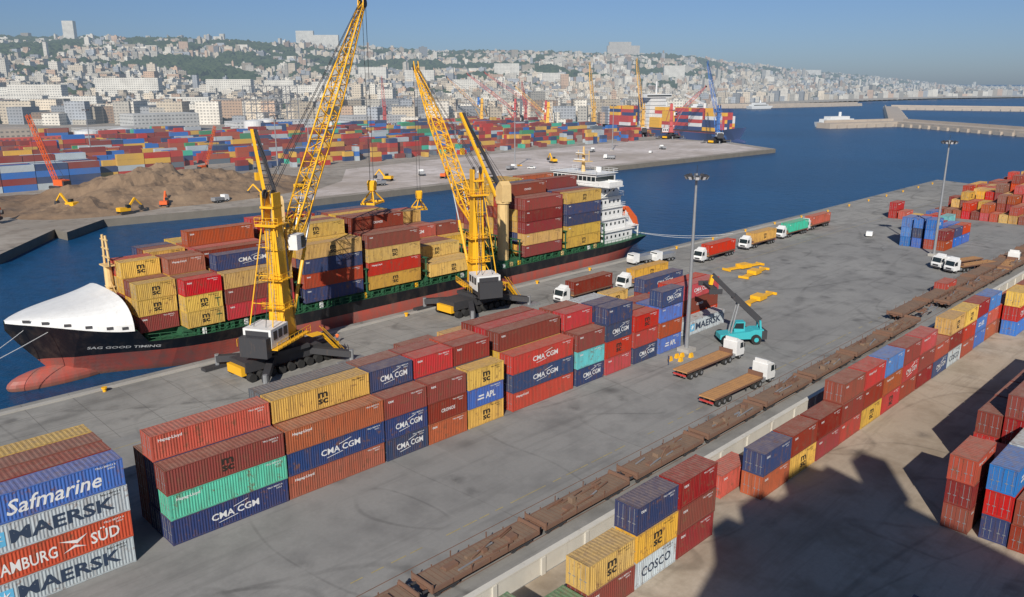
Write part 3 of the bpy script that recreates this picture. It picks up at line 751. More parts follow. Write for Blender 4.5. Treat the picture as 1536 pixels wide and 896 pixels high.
# reach stacker
mb=MB()
mb.prism([(0,.9),(7.4,.9),(7.4,1.7),(5.2,1.9),(2.4,2.2),(1.6,2.5),(0,2.5)],-1.25,1.25,M_teal)
mb.box(-.6,-1.3,.8,.3,1.3,2.3,M_dark)
for x,w,yy in((1.3,.6,1.35),(6.4,1.1,1.7)):
    for s in(-1,1): mb.cyl((x,s*yy-w/2,.85),(x,s*yy+w/2,.85),.85,M_rubber,n=18); mb.cyl((x,s*yy-w/2-.02,.85),(x,s*yy+w/2+.02,.85),.4,M_teal,n=10)
mb.prism([(3.0,1.9),(4.8,1.9),(5.0,2.8),(4.6,3.7),(3.0,3.7)],-.9,.5,M_teal); mb.prism([(3.25,2.5),(4.95,2.6),(4.62,3.5),(3.25,3.5)],-.93,.53,M_glass)
for s in(-.75,.75): mb.beam((.4,s,2.4),(.6,s,4.0),.3,M_teal)
mb.beam((.5,0,3.9),(5.2,0,8.2),1.0,M_dark); mb.beam((5.0,0,8.0),(9.0,0,11.8),.75,M_dark)
for s in(-.6,.6): mb.cyl((5.4,s,1.9),(4.4,s*.8,6.9),.16,M_steel,n=8)
mb.beam((9.,0,11.8),(9.3,0,10.2),.6,M_yel)
mb.box(8.7,-2,9.6,9.9,2,10.1,M_dark); mb.box(9.0,-3.05,9.65,9.6,3.05,9.95,M_dark)
for y in(-3.07,2.87): mb.box(8.2,y,9.3,10.4,y+.2,10.12,M_dark)
mb.obj('reach_stacker',(121.3,62.2,0),math.radians(139))
# spreaders lying on the yard
mb=MB()
mb.box(-6,-.5,.2,6,.5,.6,M_yel); mb.box(-1.6,-1.1,.21,1.6,1.1,1.1,M_yel)
for x in(-6.01,5.71): mb.box(x,-1.2,.1,x+.3,1.2,.61,M_yel)
sm=mb.mesh('container_spreader_mesh')
place('container_spreader',sm,(166,88,0),.1); place('container_spreader',sm,(170,93,0),-.2); place('container_spreader',sm,(146,76,0),.05); place('container_spreader',sm,(300,300,0),.3)
# people
def person(loc,rz,vest=M_vest,step=.25,name='dock_worker'):
    me=bpy.data.meshes.new('body')
    V=[(0,0,.95),(0,0,1.2),(0,0,1.43),(0,0,1.53),(.02,0,1.66),(0,.19,1.42),(.05,.27,1.13),(.16,.26,.9),(0,-.19,1.42),(-.04,-.27,1.13),(.06,-.27,.88),
       (0,.1,.9),(step*.5,.11,.5),(step*.6,.11,.06),(step*.6+.16,.12,.04),(0,-.1,.9),(-step*.3,-.11,.5),(-step*.8,-.11,.07),(-step*.8+.16,-.12,.04)]
    E=[(0,1),(1,2),(2,3),(3,4),(2,5),(5,6),(6,7),(2,8),(8,9),(9,10),(0,11),(11,12),(12,13),(13,14),(0,15),(15,16),(16,17),(17,18)]
    Rr=[.15,.14,.15,.06,.11,.07,.05,.04,.07,.05,.04,.1,.07,.05,.04,.1,.07,.05,.04]
    bm=bmesh.new(); sl=bm.verts.layers.skin.verify(); bvs=[]
    for i,c_ in enumerate(V):
        b_=bm.verts.new(c_); b_[sl].radius=(Rr[i],Rr[i]); b_[sl].use_root=(i==0); bvs.append(b_)
    for a_,b_ in E: bm.edges.new((bvs[a_],bvs[b_]))
    bm.to_mesh(me); bm.free(); o=bpy.data.objects.new(name,me); COL.objects.link(o)
    o.modifiers.new('s','SKIN')
    o.modifiers.new('d','SUBSURF').levels=1
    bpy.context.view_layer.update(); dg=bpy.context.evaluated_depsgraph_get()
    m2=bpy.data.meshes.new_from_object(o.evaluated_get(dg)); m2.materials.clear()
    for m in (vest,M_jeans,M_skin,M_white): m2.materials.append(m)
    for p_ in m2.polygons:
        c=p_.center; z=c.z; p_.use_smooth=True
        p_.material_index=1 if z<.95 and abs(c.y)<.2 else (3 if z>1.68 else (2 if z>1.5 or (abs(c.y)>.2 and z<1.0) else 0))
    bpy.data.objects.remove(o)
    place(name,m2,loc,rz)
for a_ in (((114.6,64.0,.004),.5,M_vest,.25),((100.5,66.5,.004),2.6,M_jeans,.1),((70,112.5,.008),1.,M_vest,.3),((108.5,112,.008),2.,M_vest,.25),((150,95,.004),1.,M_vest,.25)):
    person(*a_)
# ------------------------------------------------------------------ flat wagons on the siding
def wagon_mesh():
    mb=MB(); Lw=13.2
    mb.box(0,-1.4,1.0,Lw,-1.2,1.35,M_rustw); mb.box(0,1.2,1.0,Lw,1.4,1.35,M_rustw); mb.box(0,-.25,.85,Lw,.25,1.25,M_rust)
    for x in np.arange(0.01,Lw-.2,1.1): mb.box(x,-1.2,1.05,x+.25,1.2,1.29,M_rust)
    mb.box(.2,-1.19,1.3,Lw-.2,1.19,1.36,M_plank)
    for x in np.arange(.3,Lw-.3,.5): mb.box(x,-1.18,1.36,x+.04,1.18,1.372,M_rust)
    for x in (0.02,2.2,4.4,6.6,8.8,11,Lw-.17):
        for y in(-1.46,1.41): mb.box(x,y,1.1,x+.12,y+.05,1.36+(.55 if x in(0.02,4.4,8.8) else .15),M_rust)
    for x in(0,Lw-.15): mb.box(x,-1.39,1.355,x+.15,1.39,1.75,M_rustw)
    for c in(2.,Lw-2.):
        mb.box(c-1.4,-1.0,.4,c+1.4,-.85,.9,M_dark); mb.box(c-1.4,.85,.4,c+1.4,1.0,.9,M_dark)
        for x in(c-.9,c+.9):
            for y in(-.75,.75): mb.cyl((x,y-.07,.46),(x,y+.07,.46),.46,M_dark,n=14)
    for x in(-.5,Lw):
        for y in(-.8,.8): mb.cyl((x,y,1.1),(x+.5,y,1.1),.13,M_dark,n=8)
    return mb.mesh('flat_wagon_mesh')
WM=wagon_mesh()
for i in range(18):
    u=22+i*14.3
    if i in(9,): continue
    place('flat_rail_wagon',WM,(u+rng.uniform(-.2,.2),47.6,.0))
for i in range(7): place('flat_rail_wagon',WM,(150+i*14.3,50.9,0))
mb=MB()
for v in(46.88,48.32,50.18,51.62): mb.box(0,v-.035,0.005,385,v+.035,.03,M_rust)
mb.obj('railway_track')
for i in range(18):
    mb=MB()
    for k in range(9):
        x,y=rng.uniform(0,8),rng.uniform(-1,1); a=Vector((x,y,1.45)); mb.beam(a,a+Vector((rng.uniform(1,3),rng.uniform(-.4,.4),rng.uniform(0,.5))),.12,rng.choice([M_rust,M_rustw,M_steel]))
    for k in range(4):
        x,y=rng.uniform(0,9),rng.uniform(-1,.4); mb.box(x,y,1.38,x+rng.uniform(.4,1.5),y+rng.uniform(.3,.8),1.5+rng.uniform(0,.5),rng.choice([M_plank,M_rust,M_rustw]))
    mb.obj('steel_frame_bundle',(24+i*14.3,47.6,0))
# ------------------------------------------------------------------ ground and quays
def sheet(name,poly,z,mat,zb=None,matside=None):
    mb=MB(); n=len(poly)
    mb.add([(x,y,z) for x,y in poly],[tuple(range(n))],mat)
    if zb is not None:
        mb.add([(x,y,z) for x,y in poly]+[(x,y,zb) for x,y in poly],[(i,(i+1)%n,n+(i+1)%n,n+i) for i in range(n)],matside)
    me=mb.mesh(name); bm=bmesh.new(); bm.from_mesh(me); bmesh.ops.triangulate(bm,faces=[f for f in bm.faces if len(f.verts)>4])
    bm.to_mesh(me); bm.free(); return place(name,me)
def ground_mat(name,c1,c2,c3,haze=False,streak=True,joint=None,bs=.15,tracks=False):
    m,nt=newmat(name); g=N(nt,'ShaderNodeNewGeometry'); P=g.outputs['Position']
    a=noi(nt,P,.022,4,.6); b=noi(nt,P,.16,5,.65); d=noi(nt,P,2.5,4,.7)
    c=mixc(nt,ramp(nt,a,.35,.65),c1,c2); c=mixc(nt,ramp(nt,b,.46,.70,0,.85),c,c3)
    if streak:
        s=noi(nt,P,.5,4,.7,sc=(.07,1,1)); c=mixc(nt,ramp(nt,s,.53,.70,0,.42),c,tuple(x*.5 for x in c1))
        s2=noi(nt,P,.35,4,.6,sc=(.9,.12,1)); c=mixc(nt,ramp(nt,s2,.6,.75,0,.22),c,tuple(min(1,x*1.35) for x in c2))
        vo=N(nt,'ShaderNodeTexVoronoi'); vo.inputs['Scale'].default_value=.16; L(nt,P,vo.inputs['Vector'])
        c=mixc(nt,math_(nt,'MULTIPLY',ramp(nt,vo.outputs['Distance'],.03,.24,.6,0),ramp(nt,b,.4,.55)),c,(.05,.049,.048))
    if tracks:
        for scl,st_,w_ in ((.03,(.35,1,1),.004),(.05,(1,.5,1),.005),(.022,(.6,1.3,1),.003)):
            q=noi(nt,P,scl,1.,.4,sc=st_); q=math_(nt,'ABSOLUTE',math_(nt,'SUBTRACT',math_(nt,'FRACT',math_(nt,'MULTIPLY',q,5.)),.5))
            c=mixc(nt,math_(nt,'MULTIPLY',ramp(nt,q,w_*2,w_*6,.4,0),ramp(nt,b,.35,.6)),c,tuple(x*.35 for x in c1))
    c=mixc(nt,ramp(nt,d,.3,.75,0,.3),c,tuple(x*.7 for x in c1))
    if joint:
        br=N(nt,'ShaderNodeTexBrick'); br.offset=0; br.inputs['Scale'].default_value=1; br.inputs['Brick Width'].default_value=joint; br.inputs['Row Height'].default_value=joint
        br.inputs['Mortar Size'].default_value=.05; L(nt,P,br.inputs['Vector'])
        c=mixc(nt,math_(nt,'MULTIPLY',br.outputs['Fac'],.45),c,(.06,.055,.05))
    p=pbsdf(nt,c,.85,0,.25); bump(nt,p,d,bs,.03); finish(nt,p.outputs[0],haze); return m
G_yard=ground_mat('asphalt_yard',(.245,.24,.228),(.31,.303,.285),(.175,.172,.165),tracks=True)
G_quay=ground_mat('quay_concrete',(.265,.257,.238),(.345,.333,.305),(.18,.174,.162),joint=6.,tracks=True)
G_dirt=ground_mat('dirt_yard',(.38,.31,.23),(.50,.425,.335),(.25,.195,.135),tracks=True)
G_far=ground_mat('far_port_ground',(.29,.245,.195),(.42,.37,.31),(.19,.15,.11),haze=True)
G_apron=ground_mat('pale_apron',(.40,.33,.27),(.72,.64,.60),(.36,.30,.25),haze=True,streak=False)
yard=[(-400,118.3),(252,120.6),(396,123.4),(388,103),(374,83),(352,42),(330,-60),(300,-500),(-400,-500)]
sheet('yard_ground',yard,0,G_yard,-8,M_concd)
sheet('quay_apron_ground',[(-400,97),(385.5,101),(388,103),(395.7,123),(252,120.3),(-400,118.0)],.004,G_quay)
sheet('dirt_ground',[(-400,42.6),(352,42.6),(330,-60),(300,-500),(-400,-500)],.004,G_dirt)
# quay coping + bollards + fenders
mb=MB()
mb.box(-400,117.3,0.008,252,118.25,.16,M_conc); mb.obj('quay_kerb')
mb=MB(); mb.cyl((0,0,0),(0,0,.5),.25,M_yel,n=10); mb.cyl((0,0,.5),(0,0,.68),.4,M_yel,n=10); bme=mb.mesh('bollard_mesh')
for u in np.arange(-20,390,18): place('mooring_bollard',bme,(u,116.4+(max(0,u-252)*.02 if u>252 else (u+400)*.0035-1.2),.0))
mb=MB(); mb.cyl((0,0,-1.8),(0,0,-.3),.5,M_rubber,n=12); fme=mb.mesh('fender_mesh')
for u in np.arange(0,390,12): place('quay_fender',fme,(u,119.0+(u+400)*.0035-1.0,0))
# painted lines
M_line=paint('yellow_line_paint',(.42,.34,.14),.8,.9,scale=.5)
M_linew=paint('white_line_paint',(.5,.5,.48),.8,.6,scale=.5)
mb=MB()
def line(u0,v0,u1,v1,w,mat):
    d=Vector((u1-u0,v1-v0)).normalized(); n=Vector((-d.y,d.x))*w/2
    mb.add([(u0+n.x,v0+n.y,.008),(u0-n.x,v0-n.y,.008),(u1-n.x,v1-n.y,.008),(u1+n.x,v1+n.y,.008)],[(0,1,2,3)],mat)
for u in np.arange(20,160,2.2):
    if rng.random()<.8: line(u,53.6,u+rng.uniform(1,2.2),53.6,.13,M_line)
line(20,96.2,380,99.5,.12,M_line)
mb.obj('painted_lines')
# boundary wall
mb=MB(); mb.box(15,42.7,0,350,43.1,1.75,M_wall); mb.box(15,42.6,1.75,350,43.2,1.9,M_wall)
for u in np.arange(16,350,6): mb.box(u,42.52,0,u+.5,43.28,1.74,M_wall)
mb.obj('boundary_wall')
# grain silo building that the picture was taken from
mb=MB(); pts=[(1.4,-20),(7.8,-8.8),(22.4,5.2),(29.4,-7.6),(52,-48),(8,-62)]
P=[RF(*q) for q in pts]; n=len(P); Z=50.
mb.add([(x,y,0) for x,y in P]+[(x,y,Z) for x,y in P],[(i,(i+1)%n,n+(i+1)%n,n+i) for i in range(n)]+[tuple(range(n,2*n))],M_conc)
for i in range(n):
    a=Vector(P[i]);b=Vector(P[(i+1)%n]); d=(b-a)
    for k in range(1,int(d.length/4)):
        q=a+d.normalized()*k*4; mb.cyl((q.x,q.y,0),(q.x,q.y,Z-2),.5,M_conc,n=8)
for (r_,f_,w_,h_) in ((9.5,-6.5,4,3.5),(17,1.2,5,2.5),(4.5,-13,3,5),(24,0,3,6)):
    x_,y_=RF(r_+2,f_-3); mb.box(x_-w_/2,y_-w_/2,Z+.002,x_+w_/2,y_+w_/2,Z+h_,M_conc)
mb.obj('grain_silo_building')
# ------------------------------------------------------------------ terrain
def curve(x,tab):
    if x<=tab[0][0]: return tab[0][1]
    for (a,b),(c,d) in zip(tab,tab[1:]):
        if x<=c: return b+(d-b)*(x-a)/(c-a)
    return tab[-1][1]
T_el=[(-.85,.054),(-.62,.057),(-.5,.053),(-.37,.047),(-.25,.0435),(-.13,.040),(-.01,.038),(.1,.034),(.185,.033),(.23,.029),(.265,.023),(.345,.0155),(.42,.0095),(.48,.003),(.53,-.002),(.6,-.004),(.9,-.006)]
T_r0=[(-.85,1000),(0,1050),(.1,1250),(.27,1600),(.4,2000),(.5,2350),(.62,2600),(.9,3000)]
T_r1=[(-.85,2500),(-.2,2900),(.1,3500),(.3,4300),(.5,5200),(.62,5600),(.9,6000)]
def terr(k,F):
    r0=curve(k,T_r0); r1=curve(k,T_r1); zc=max(10,42.5+curve(k,T_el)*r1-14)
    if F<r0: return 0.
    t=(F-r0)/(r1-r0)
    u,v=RF(k*F,F)
    nz=noise.fractal(Vector((u/900.,v/900.,3.1)),1,2,4)
    if t<1: z=zc*(.25*t+.75*sst(t))
    else: z=zc*(1-.25*min(1,(t-1)*1.2))
    z+=nz*32*min(1,t*2)*(1-.75*sst((t-.7)/.3) if t<1 else .25)*min(1,zc/80.)
    return max(0.3,z)
ks=np.linspace(-.85,.9,160); ts=np.linspace(0,1.5,60); vs=[];fs=[]
for k in ks:
    r0=curve(k,T_r0); r1=curve(k,T_r1)
    for t in ts:
        F=r0+(r1-r0)*t; u,v=RF(k*F,F); vs.append((u,v,terr(k,F) if t>0 else .05))
w=len(ts)
for i in range(len(ks)-1):
    for j in range(w-1): fs.append((i*w+j,(i+1)*w+j,(i+1)*w+j+1,i*w+j+1))
m_hill,nt=newmat('hillside_ground'); g=N(nt,'ShaderNodeNewGeometry')
a=noi(nt,g.outputs['Position'],.006,5,.65); b=noi(nt,g.outputs['Position'],.04,4,.7)
c=mixc(nt,ramp(nt,a,.45,.62),(.045,.065,.03),(.17,.145,.105)); c=mixc(nt,ramp(nt,b,.4,.65,0,.7),c,(.08,.085,.05))
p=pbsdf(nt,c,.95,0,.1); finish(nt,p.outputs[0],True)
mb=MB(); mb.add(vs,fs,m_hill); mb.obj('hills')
# opposite bank
coast=[RF(k*curve(k,T_r0),curve(k,T_r0)+5) for k in np.linspace(.14,.9,24)]
bank=[(-900,60),(48,235),(70,266),(71,258),(87,275),(140,267),(281,268),(354,265),(508,261),(540,311),(548,370),(575,480),(600,620),(720,820)]+coast+[RF(5500,5600),RF(-5200,5600),RF(-5000,500)]
sheet('opposite_bank_ground',bank,.0,G_far,-8,M_concd)
sheet('pale_apron_ground',[(150,272),(281,273),(354,270),(500,266),(530,312),(538,366),(480,372),(380,368),(300,362),(230,352),(200,310)],.006,G_apron)
def rock_mound(name,c,r,h,mat,seed=0,n=40):
    vs=[];fs=[]
    for i in range(n):
        for j in range(n):
            x=(i/(n-1)*2-1);y=(j/(n-1)*2-1); d=math.hypot(x,y)
            z=h*max(0,1-d**1.5)*(1+.7*noise.fractal(Vector((x*3,y*3,seed)),1,2,5)); vs.append((c[0]+x*r[0],c[1]+y*r[1],max(-.3,z-.15)))
    for i in range(n-1):
        for j in range(n-1): fs.append((i*n+j,(i+1)*n+j,(i+1)*n+j+1,i*n+j+1))
    mb=MB(); mb.add(vs,fs,mat); mb.obj(name)
G_mound=ground_mat('excavated_earth',(.20,.125,.07),(.30,.205,.125),(.12,.075,.045),haze=True,streak=False,bs=.6)
rock_mound('earth_mound',(128,318),(58,34),10,G_mound,1.,90)
rock_mound('earth_mound',(92,300),(26,20),4,G_mound,4.)
rock_mound('earth_mound',(170,330),(25,16),4,G_mound,7.)
rock_mound('earth_mound',(70,330),(40,30),3,G_mound,9.)
# ------------------------------------------------------------------ mass boxes (distant stacks / buildings)
def mass(name,items,mat):
    n=len(items); V=np.zeros((n*8,3),np.float32)
    base=np.array([(-.5,-.5,0),(.5,-.5,0),(.5,.5,0),(-.5,.5,0),(-.5,-.5,1),(.5,-.5,1),(.5,.5,1),(-.5,.5,1)],np.float32)
    A_=np.array([i[:7] for i in items],np.float32); C=np.array([i[7] for i in items],np.float32)
    ca,sa=np.cos(A_[:,6]),np.sin(A_[:,6])
    for k in range(8):
        x=base[k,0]*A_[:,3];y=base[k,1]*A_[:,4]
        V[k::8,0]=A_[:,0]+x*ca-y*sa; V[k::8,1]=A_[:,1]+x*sa+y*ca; V[k::8,2]=A_[:,2]+base[k,2]*A_[:,5]
    F0=np.array([(4,5,6,7),(0,1,5,4),(1,2,6,5),(2,3,7,6),(3,0,4,7)])
    F=(F0[None]+8*np.arange(n)[:,None,None]).reshape(-1,4)
    me=bpy.data.meshes.new(name); me.vertices.add(n*8); me.vertices.foreach_set('co',V.ravel())
    me.loops.add(F.size); me.loops.foreach_set('vertex_index',F.ravel().astype(np.int32))
    me.polygons.add(len(F)); me.polygons.foreach_set('loop_start',np.arange(0,F.size,4,dtype=np.int32)); me.polygons.foreach_set('loop_total',np.full(len(F),4,np.int32))
    me.polygons.foreach_set('use_smooth',np.zeros(len(F),bool))
    me.update(calc_edges=True)
    uv=me.uv_layers.new(name='UVMap'); U=np.zeros((n,5,4,2),np.float32); U[:,0]=-50
    sx,sy,sz=A_[:,3],A_[:,4],A_[:,5]
    for fi,ln,of in((1,sx,0),(2,sy,7),(3,sx,3),(4,sy,11)):
        U[:,fi,0]=np.stack([np.zeros(n)+of,np.zeros(n)],1);U[:,fi,1]=np.stack([ln+of,np.zeros(n)],1);U[:,fi,2]=np.stack([ln+of,sz],1);U[:,fi,3]=np.stack([np.zeros(n)+of,sz],1)
    uv.data.foreach_set('uv',U.ravel())
    at=me.attributes.new('Col','FLOAT_COLOR','FACE'); cc=np.ones((n,5,4),np.float32); cc[:,:,:3]=C[:,None,:]; at.data.foreach_set('color',cc.ravel())
    me.materials.append(mat); return place(name,me)
def mass_mat(name,kind):
    m,nt=newmat(name); at=N(nt,'ShaderNodeAttribute'); at.attribute_name='Col'; c=at.outputs['Color']
    uv=N(nt,'ShaderNodeUVMap'); sp=N(nt,'ShaderNodeSeparateXYZ'); L(nt,uv.outputs[0],sp.inputs[0])
    g=N(nt,'ShaderNodeNewGeometry'); nn=noi(nt,g.outputs['Position'],.08,3,.6)
    c=mixc(nt,ramp(nt,nn,.35,.7,0,.3),c,(.2,.17,.14))
    if kind=='bld':
        fu=math_(nt,'FRACT',math_(nt,'MULTIPLY',sp.outputs[0],1/3.4)); fv=math_(nt,'FRACT',math_(nt,'MULTIPLY',sp.outputs[1],1/3.1))
        w=math_(nt,'MULTIPLY',math_(nt,'MULTIPLY',math_(nt,'GREATER_THAN',fu,.22),math_(nt,'LESS_THAN',fu,.78)),math_(nt,'MULTIPLY',math_(nt,'GREATER_THAN',fv,.38),math_(nt,'LESS_THAN',fv,.76)))
        w=math_(nt,'MULTIPLY',w,math_(nt,'GREATER_THAN',sp.outputs[1],0.))
        c=mixc(nt,math_(nt,'MULTIPLY',w,.65),c,(.06,.065,.07))
    else:
        fu=math_(nt,'SINE',math_(nt,'MULTIPLY',sp.outputs[0],14.)); c=mixc(nt,ramp(nt,fu,0,1,0,.3),c,(.03,.03,.03))
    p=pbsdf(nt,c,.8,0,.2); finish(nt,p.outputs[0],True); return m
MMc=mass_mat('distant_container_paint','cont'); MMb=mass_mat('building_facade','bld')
FC=[CC[k] for k in PAL+['blue','dblue','blue','dblue','grey','red','maroon','maroon']]
items=[]
v=398.
def yard_h(u,v): return 2.6+2.4*noise.noise(Vector((u/45.,v/30.,2.)))
while v<640:
    for rr in range(5):
        u=60+rng.uniform(0,8)
        while u<560+.12*(v-400):
            Lc=rng.choice([12.19,12.19,6.06]); k=int(round(yard_h(u,v)+rng.uniform(-1,1.2)))
            if noise.noise(Vector((u/60.,v/35.,9.)))>.18: k=0
            if int(u/95)!=int((u+14)/95): k=0
            for t in range(max(0,min(5,k))):
                items.append((u+Lc/2,v+rr*2.7,t*2.6,Lc,2.44,2.55,0.,rng.choice(FC)))
            u+=Lc+(.3 if rng.random()<.85 else 6)
    v+=5*2.7+rng.choice([10,16])
for i_ in range(60):
    u=190+i_*5.5+rng.uniform(-1,1);vv=rng.uniform(376,394)
    if rng.random()<.75:
        for t in range(rng.choice([1,1,2,3])): items.append((u,vv,t*2.6,6.06,2.44,2.55,1.3*(i_%2),rng.choice(FC)))
for i in range(48):
    u=50+(i%6)*12.5; vv=372+(i//6)*2.7
    for t in range(4 if i//6<6 else 5): items.append((u,vv,t*2.6,12.19,2.44,2.55,0,rng.choice([CC['grey'],CC['blue'],CC['maroon'],CC['dblue'],CC['grey']])))
mass('distant_container_stacks',items,MMc)
# ---- city
items=[];trees=[]
def shade():
    b=rng.choice([rng.uniform(.26,.5),rng.uniform(.45,.7),rng.uniform(.55,.8)])
    t=rng.random()
    if t<.42: return (b,b*.93,b*.80)
    if t<.7: return (b*.95,b*.81,b*.62)
    if t<.86: return (b*.8,b*.55,b*.38)
    return (b*.55,b*.58,b*.62)
for _ in range(25000):
    k=rng.uniform(-.72,.72); t=rng.random()
    r0=curve(k,T_r0); r1=curve(k,T_r1); F=r0+(r1-r0)*(.012+t*1.02)
    u,v=RF(k*F,F); z=terr(k,F)
    g=noise.fractal(Vector((u/170.,v/170.,11.)),1,2,3)
    thr=.36-(.54 if k<-.2 else .40)*sst((t-.15)/.4)*(1 if k<.25 else .5)
    if g>thr+.04*rng.random() or (t<.9 and rng.random()<.07):
        trees.append((u,v,z,rng.uniform(5,12))); continue
    s=rng.choice([rng.uniform(.45,.8),rng.uniform(.7,1.1),rng.uniform(1.,1.7)])
    sx=rng.uniform(8,20)*s; sy=rng.uniform(7,13)*s; h=rng.choice([6,7,8,9,11,11,14,14,17,20])*rng.uniform(.8,1.15)
    if rng.random()<.02: h*=1.9
    if t>.8: h*=.7
    r=PH+.25*noise.noise(Vector((u/500.,v/500.,1)))+rng.choice([0,math.pi/2])+rng.uniform(-.2,.2)
    cl=shade(); items.append((u,v,z-6,sx,sy,h+6,r,cl))
    if rng.random()<.5: items.append((u+rng.uniform(-3,3),v+rng.uniform(-3,3),z+h,sx*.3,sy*.35,2.8,r,cl))
for k in np.arange(.2,.72,.006):
    F=curve(k,T_r0)+25; u,v=RF(k*F,F); items.append((u,v,-1,13+rng.random()*9,14,10+rng.random()*18,PH-.35+rng.uniform(-.2,.2),shade()))
    items.append((u,v-0,0,.006*F*.8,40,5,PH-.35,(.26,.22,.18)))
def slab(x,w,h,F,d=16,col=(.66,.63,.56)):
    k=(x-768)/1243.; u,v=RF(k*F,F); z=terr(k,F)
    items.append((u,v,z-4,w,d,h+4,PH-math.pi/2,col))
for (x,w,h,F) in [(193,95,38,1250),(55,70,38,1080),(345,70,34,1300),(110,60,26,1040),(20,60,30,1150),(280,60,22,1100),(215,50,20,1010),(420,50,30,1400),(630,60,34,1700),(700,50,30,1500),
   (490,50,26,1500),(560,60,30,1800),(760,60,34,2000),(830,50,30,1900),(115,30,60,2300),(1010,60,40,2400),(455,60,30,1250),(30,60,26,1050)]: slab(x,w,h,F)
slab(933,130,42,3400,30,(.5,.45,.38)); slab(928,90,56,3450,24,(.5,.45,.38)); slab(490,90,44,2600); slab(462,60,60,2900)
slab(1210,120,26,3900)
for (u,v,w,d,h,cl) in [(250,680,90,30,9,(.5,.48,.44)),(120,700,110,34,10,(.42,.35,.28)),(380,700,80,30,9,(.55,.55,.54)),(520,720,90,30,10,(.45,.45,.45)),(50,640,70,26,9,(.35,.25,.2)),
   (640,760,100,30,10,(.5,.5,.5)),(160,590,60,20,7,(.75,.55,.08)),(160,590,62,10,9,(.6,.08,.05)),(-60,560,60,30,9,(.5,.46,.4)),(-20,700,80,30,12,(.55,.52,.48)),(300,760,60,30,16,(.5,.5,.48)),(700,640,60,30,14,(.5,.5,.48))]:
    items.append((u,v,0,w,d,h,rng.uniform(-.1,.1),cl))
for _ in range(420):
    k=rng.uniform(-.7,.2); F=rng.uniform(860,1040); u,v=RF(k*F,F); items.append((u,v,0,rng.uniform(10,36),rng.uniform(8,18),rng.choice([5,6,8,12,18,24]),PH+rng.choice([0,PI/2])+rng.uniform(-.2,.2),shade()))
    if rng.random()<.7: trees.append((u+20,v+10,0,rng.uniform(4,8)))
mass('city_buildings',items,MMb)
for _ in range(6500):
    k=rng.choice([rng.uniform(-.74,.5),rng.uniform(-.74,-.1)]); t=rng.uniform(.4,1.03); r0=curve(k,T_r0); r1=curve(k,T_r1); F=r0+(r1-r0)*t; u,v=RF(k*F,F)
    if noise.fractal(Vector((u/170.,v/170.,11.)),1,2,3)>.0: trees.append((u,v,terr(k,F),rng.uniform(6,14)))
bm=bmesh.new(); bmesh.ops.create_icosphere(bm,subdivisions=1,radius=1); bv=np.array([v.co[:] for v in bm.verts],np.float32); bf=np.array([[v.index for v in f.verts] for f in bm.faces]); bm.free()
nT=len(trees); T=np.array(trees,np.float32); rs=np.random.RandomState(3)
V=bv[None]*(1+.5*(rs.rand(nT,len(bv),1).astype(np.float32)-.5)); V=V*T[:,None,3:4]*np.array([1,1,.75],np.float32)
V[:,:,0]+=T[:,None,0];V[:,:,1]+=T[:,None,1];V[:,:,2]+=T[:,None,2]+T[:,None,3]*.4
F=(bf[None]+len(bv)*np.arange(nT)[:,None,None]).reshape(-1,3)
me=bpy.data.meshes.new('hillside_trees'); me.vertices.add(nT*len(bv)); me.vertices.foreach_set('co',V.astype(np.float32).ravel()); me.loops.add(F.size); me.loops.foreach_set('vertex_index',F.ravel().astype(np.int32))
me.polygons.add(len(F)); me.polygons.foreach_set('loop_start',np.arange(0,F.size,3,dtype=np.int32)); me.polygons.foreach_set('loop_total',np.full(len(F),3,np.int32)); me.polygons.foreach_set('use_smooth',np.zeros(len(F),bool)); me.update(calc_edges=True)
m_tree,nt=newmat('distant_foliage'); g=N(nt,'ShaderNodeNewGeometry'); a=noi(nt,g.outputs['Position'],.09,3,.7)
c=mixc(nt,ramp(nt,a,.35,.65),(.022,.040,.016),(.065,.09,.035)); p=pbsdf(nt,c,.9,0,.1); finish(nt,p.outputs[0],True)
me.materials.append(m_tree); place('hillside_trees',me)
# ------------------------------------------------------------------ tanks, frames in far port
mb=MB()
for (u,v,r,h) in [(200,640,9,9),(225,645,9,9),(330,640,8,12),(350,655,8,12),(90,600,7,8),(420,650,10,8)]: mb.cyl((u,v,0),(u,v,h),r,M_whitef,n=24); mb.cyl((u,v,h+.01),(u,v,h+1.2),r,M_whitef,r1=.5,n=24)
mb.obj('storage_tanks')
mb=MB()
for i in range(5):
    for j in range(2):
        for zz in range(5):
            x,y,z=360+i*12,700+j*14,zz*8
            mb.beam((x,y,z),(x,y,z+8),.6,M_steel)
            if i<4: mb.beam((x,y,z+8),(x+12,y,z+8),.5,M_steel); mb.beam((x,y,z),(x+12,y,z+8),.3,M_steel)
            if j==0: mb.beam((x,y,z+8),(x,y+14,z+8),.5,M_steel)
mb.obj('steel_gantry_frame')
# ------------------------------------------------------------------ far ships
m_hb=paint('far_hull_blue',(.025,.05,.16),.5,.3,haze=True)
mb=MB(); hull(mb,m_hb,M_redM)
for k in range(8): mb.box(92,-10+k*.3,3.6+k*3,104-k*.6,10-k*.3,6.3+k*3,M_whitef); mb.box(92.2,-9.6+k*.3,6.3+k*3,103-k*.6,9.6-k*.3,6.6+k*3,M_dark)
mb.box(91,-13,27.6,98,13,30.4,M_whitef); mb.box(90.9,-12.5,28.4,98.1,12.5,29.5,M_glass); mb.cyl((95,0,30),(95,0,40),.7,M_whitef,n=6); mb.box(106,-4,3.6,112,4,30,m_hb)
for r in range(8):
    for b in (0,1,2,3,4,6.6,7.5):
        for t in range(rng.choice([3,4,5,6])): mb.box(20+b*14.5,-10.4+r*2.6,5+t*2.6,32+b*14.5,-8+r*2.6,7.55+t*2.6,rng.choice([m_hb,M_redM,M_redM,M_whitef,M_yelf]))
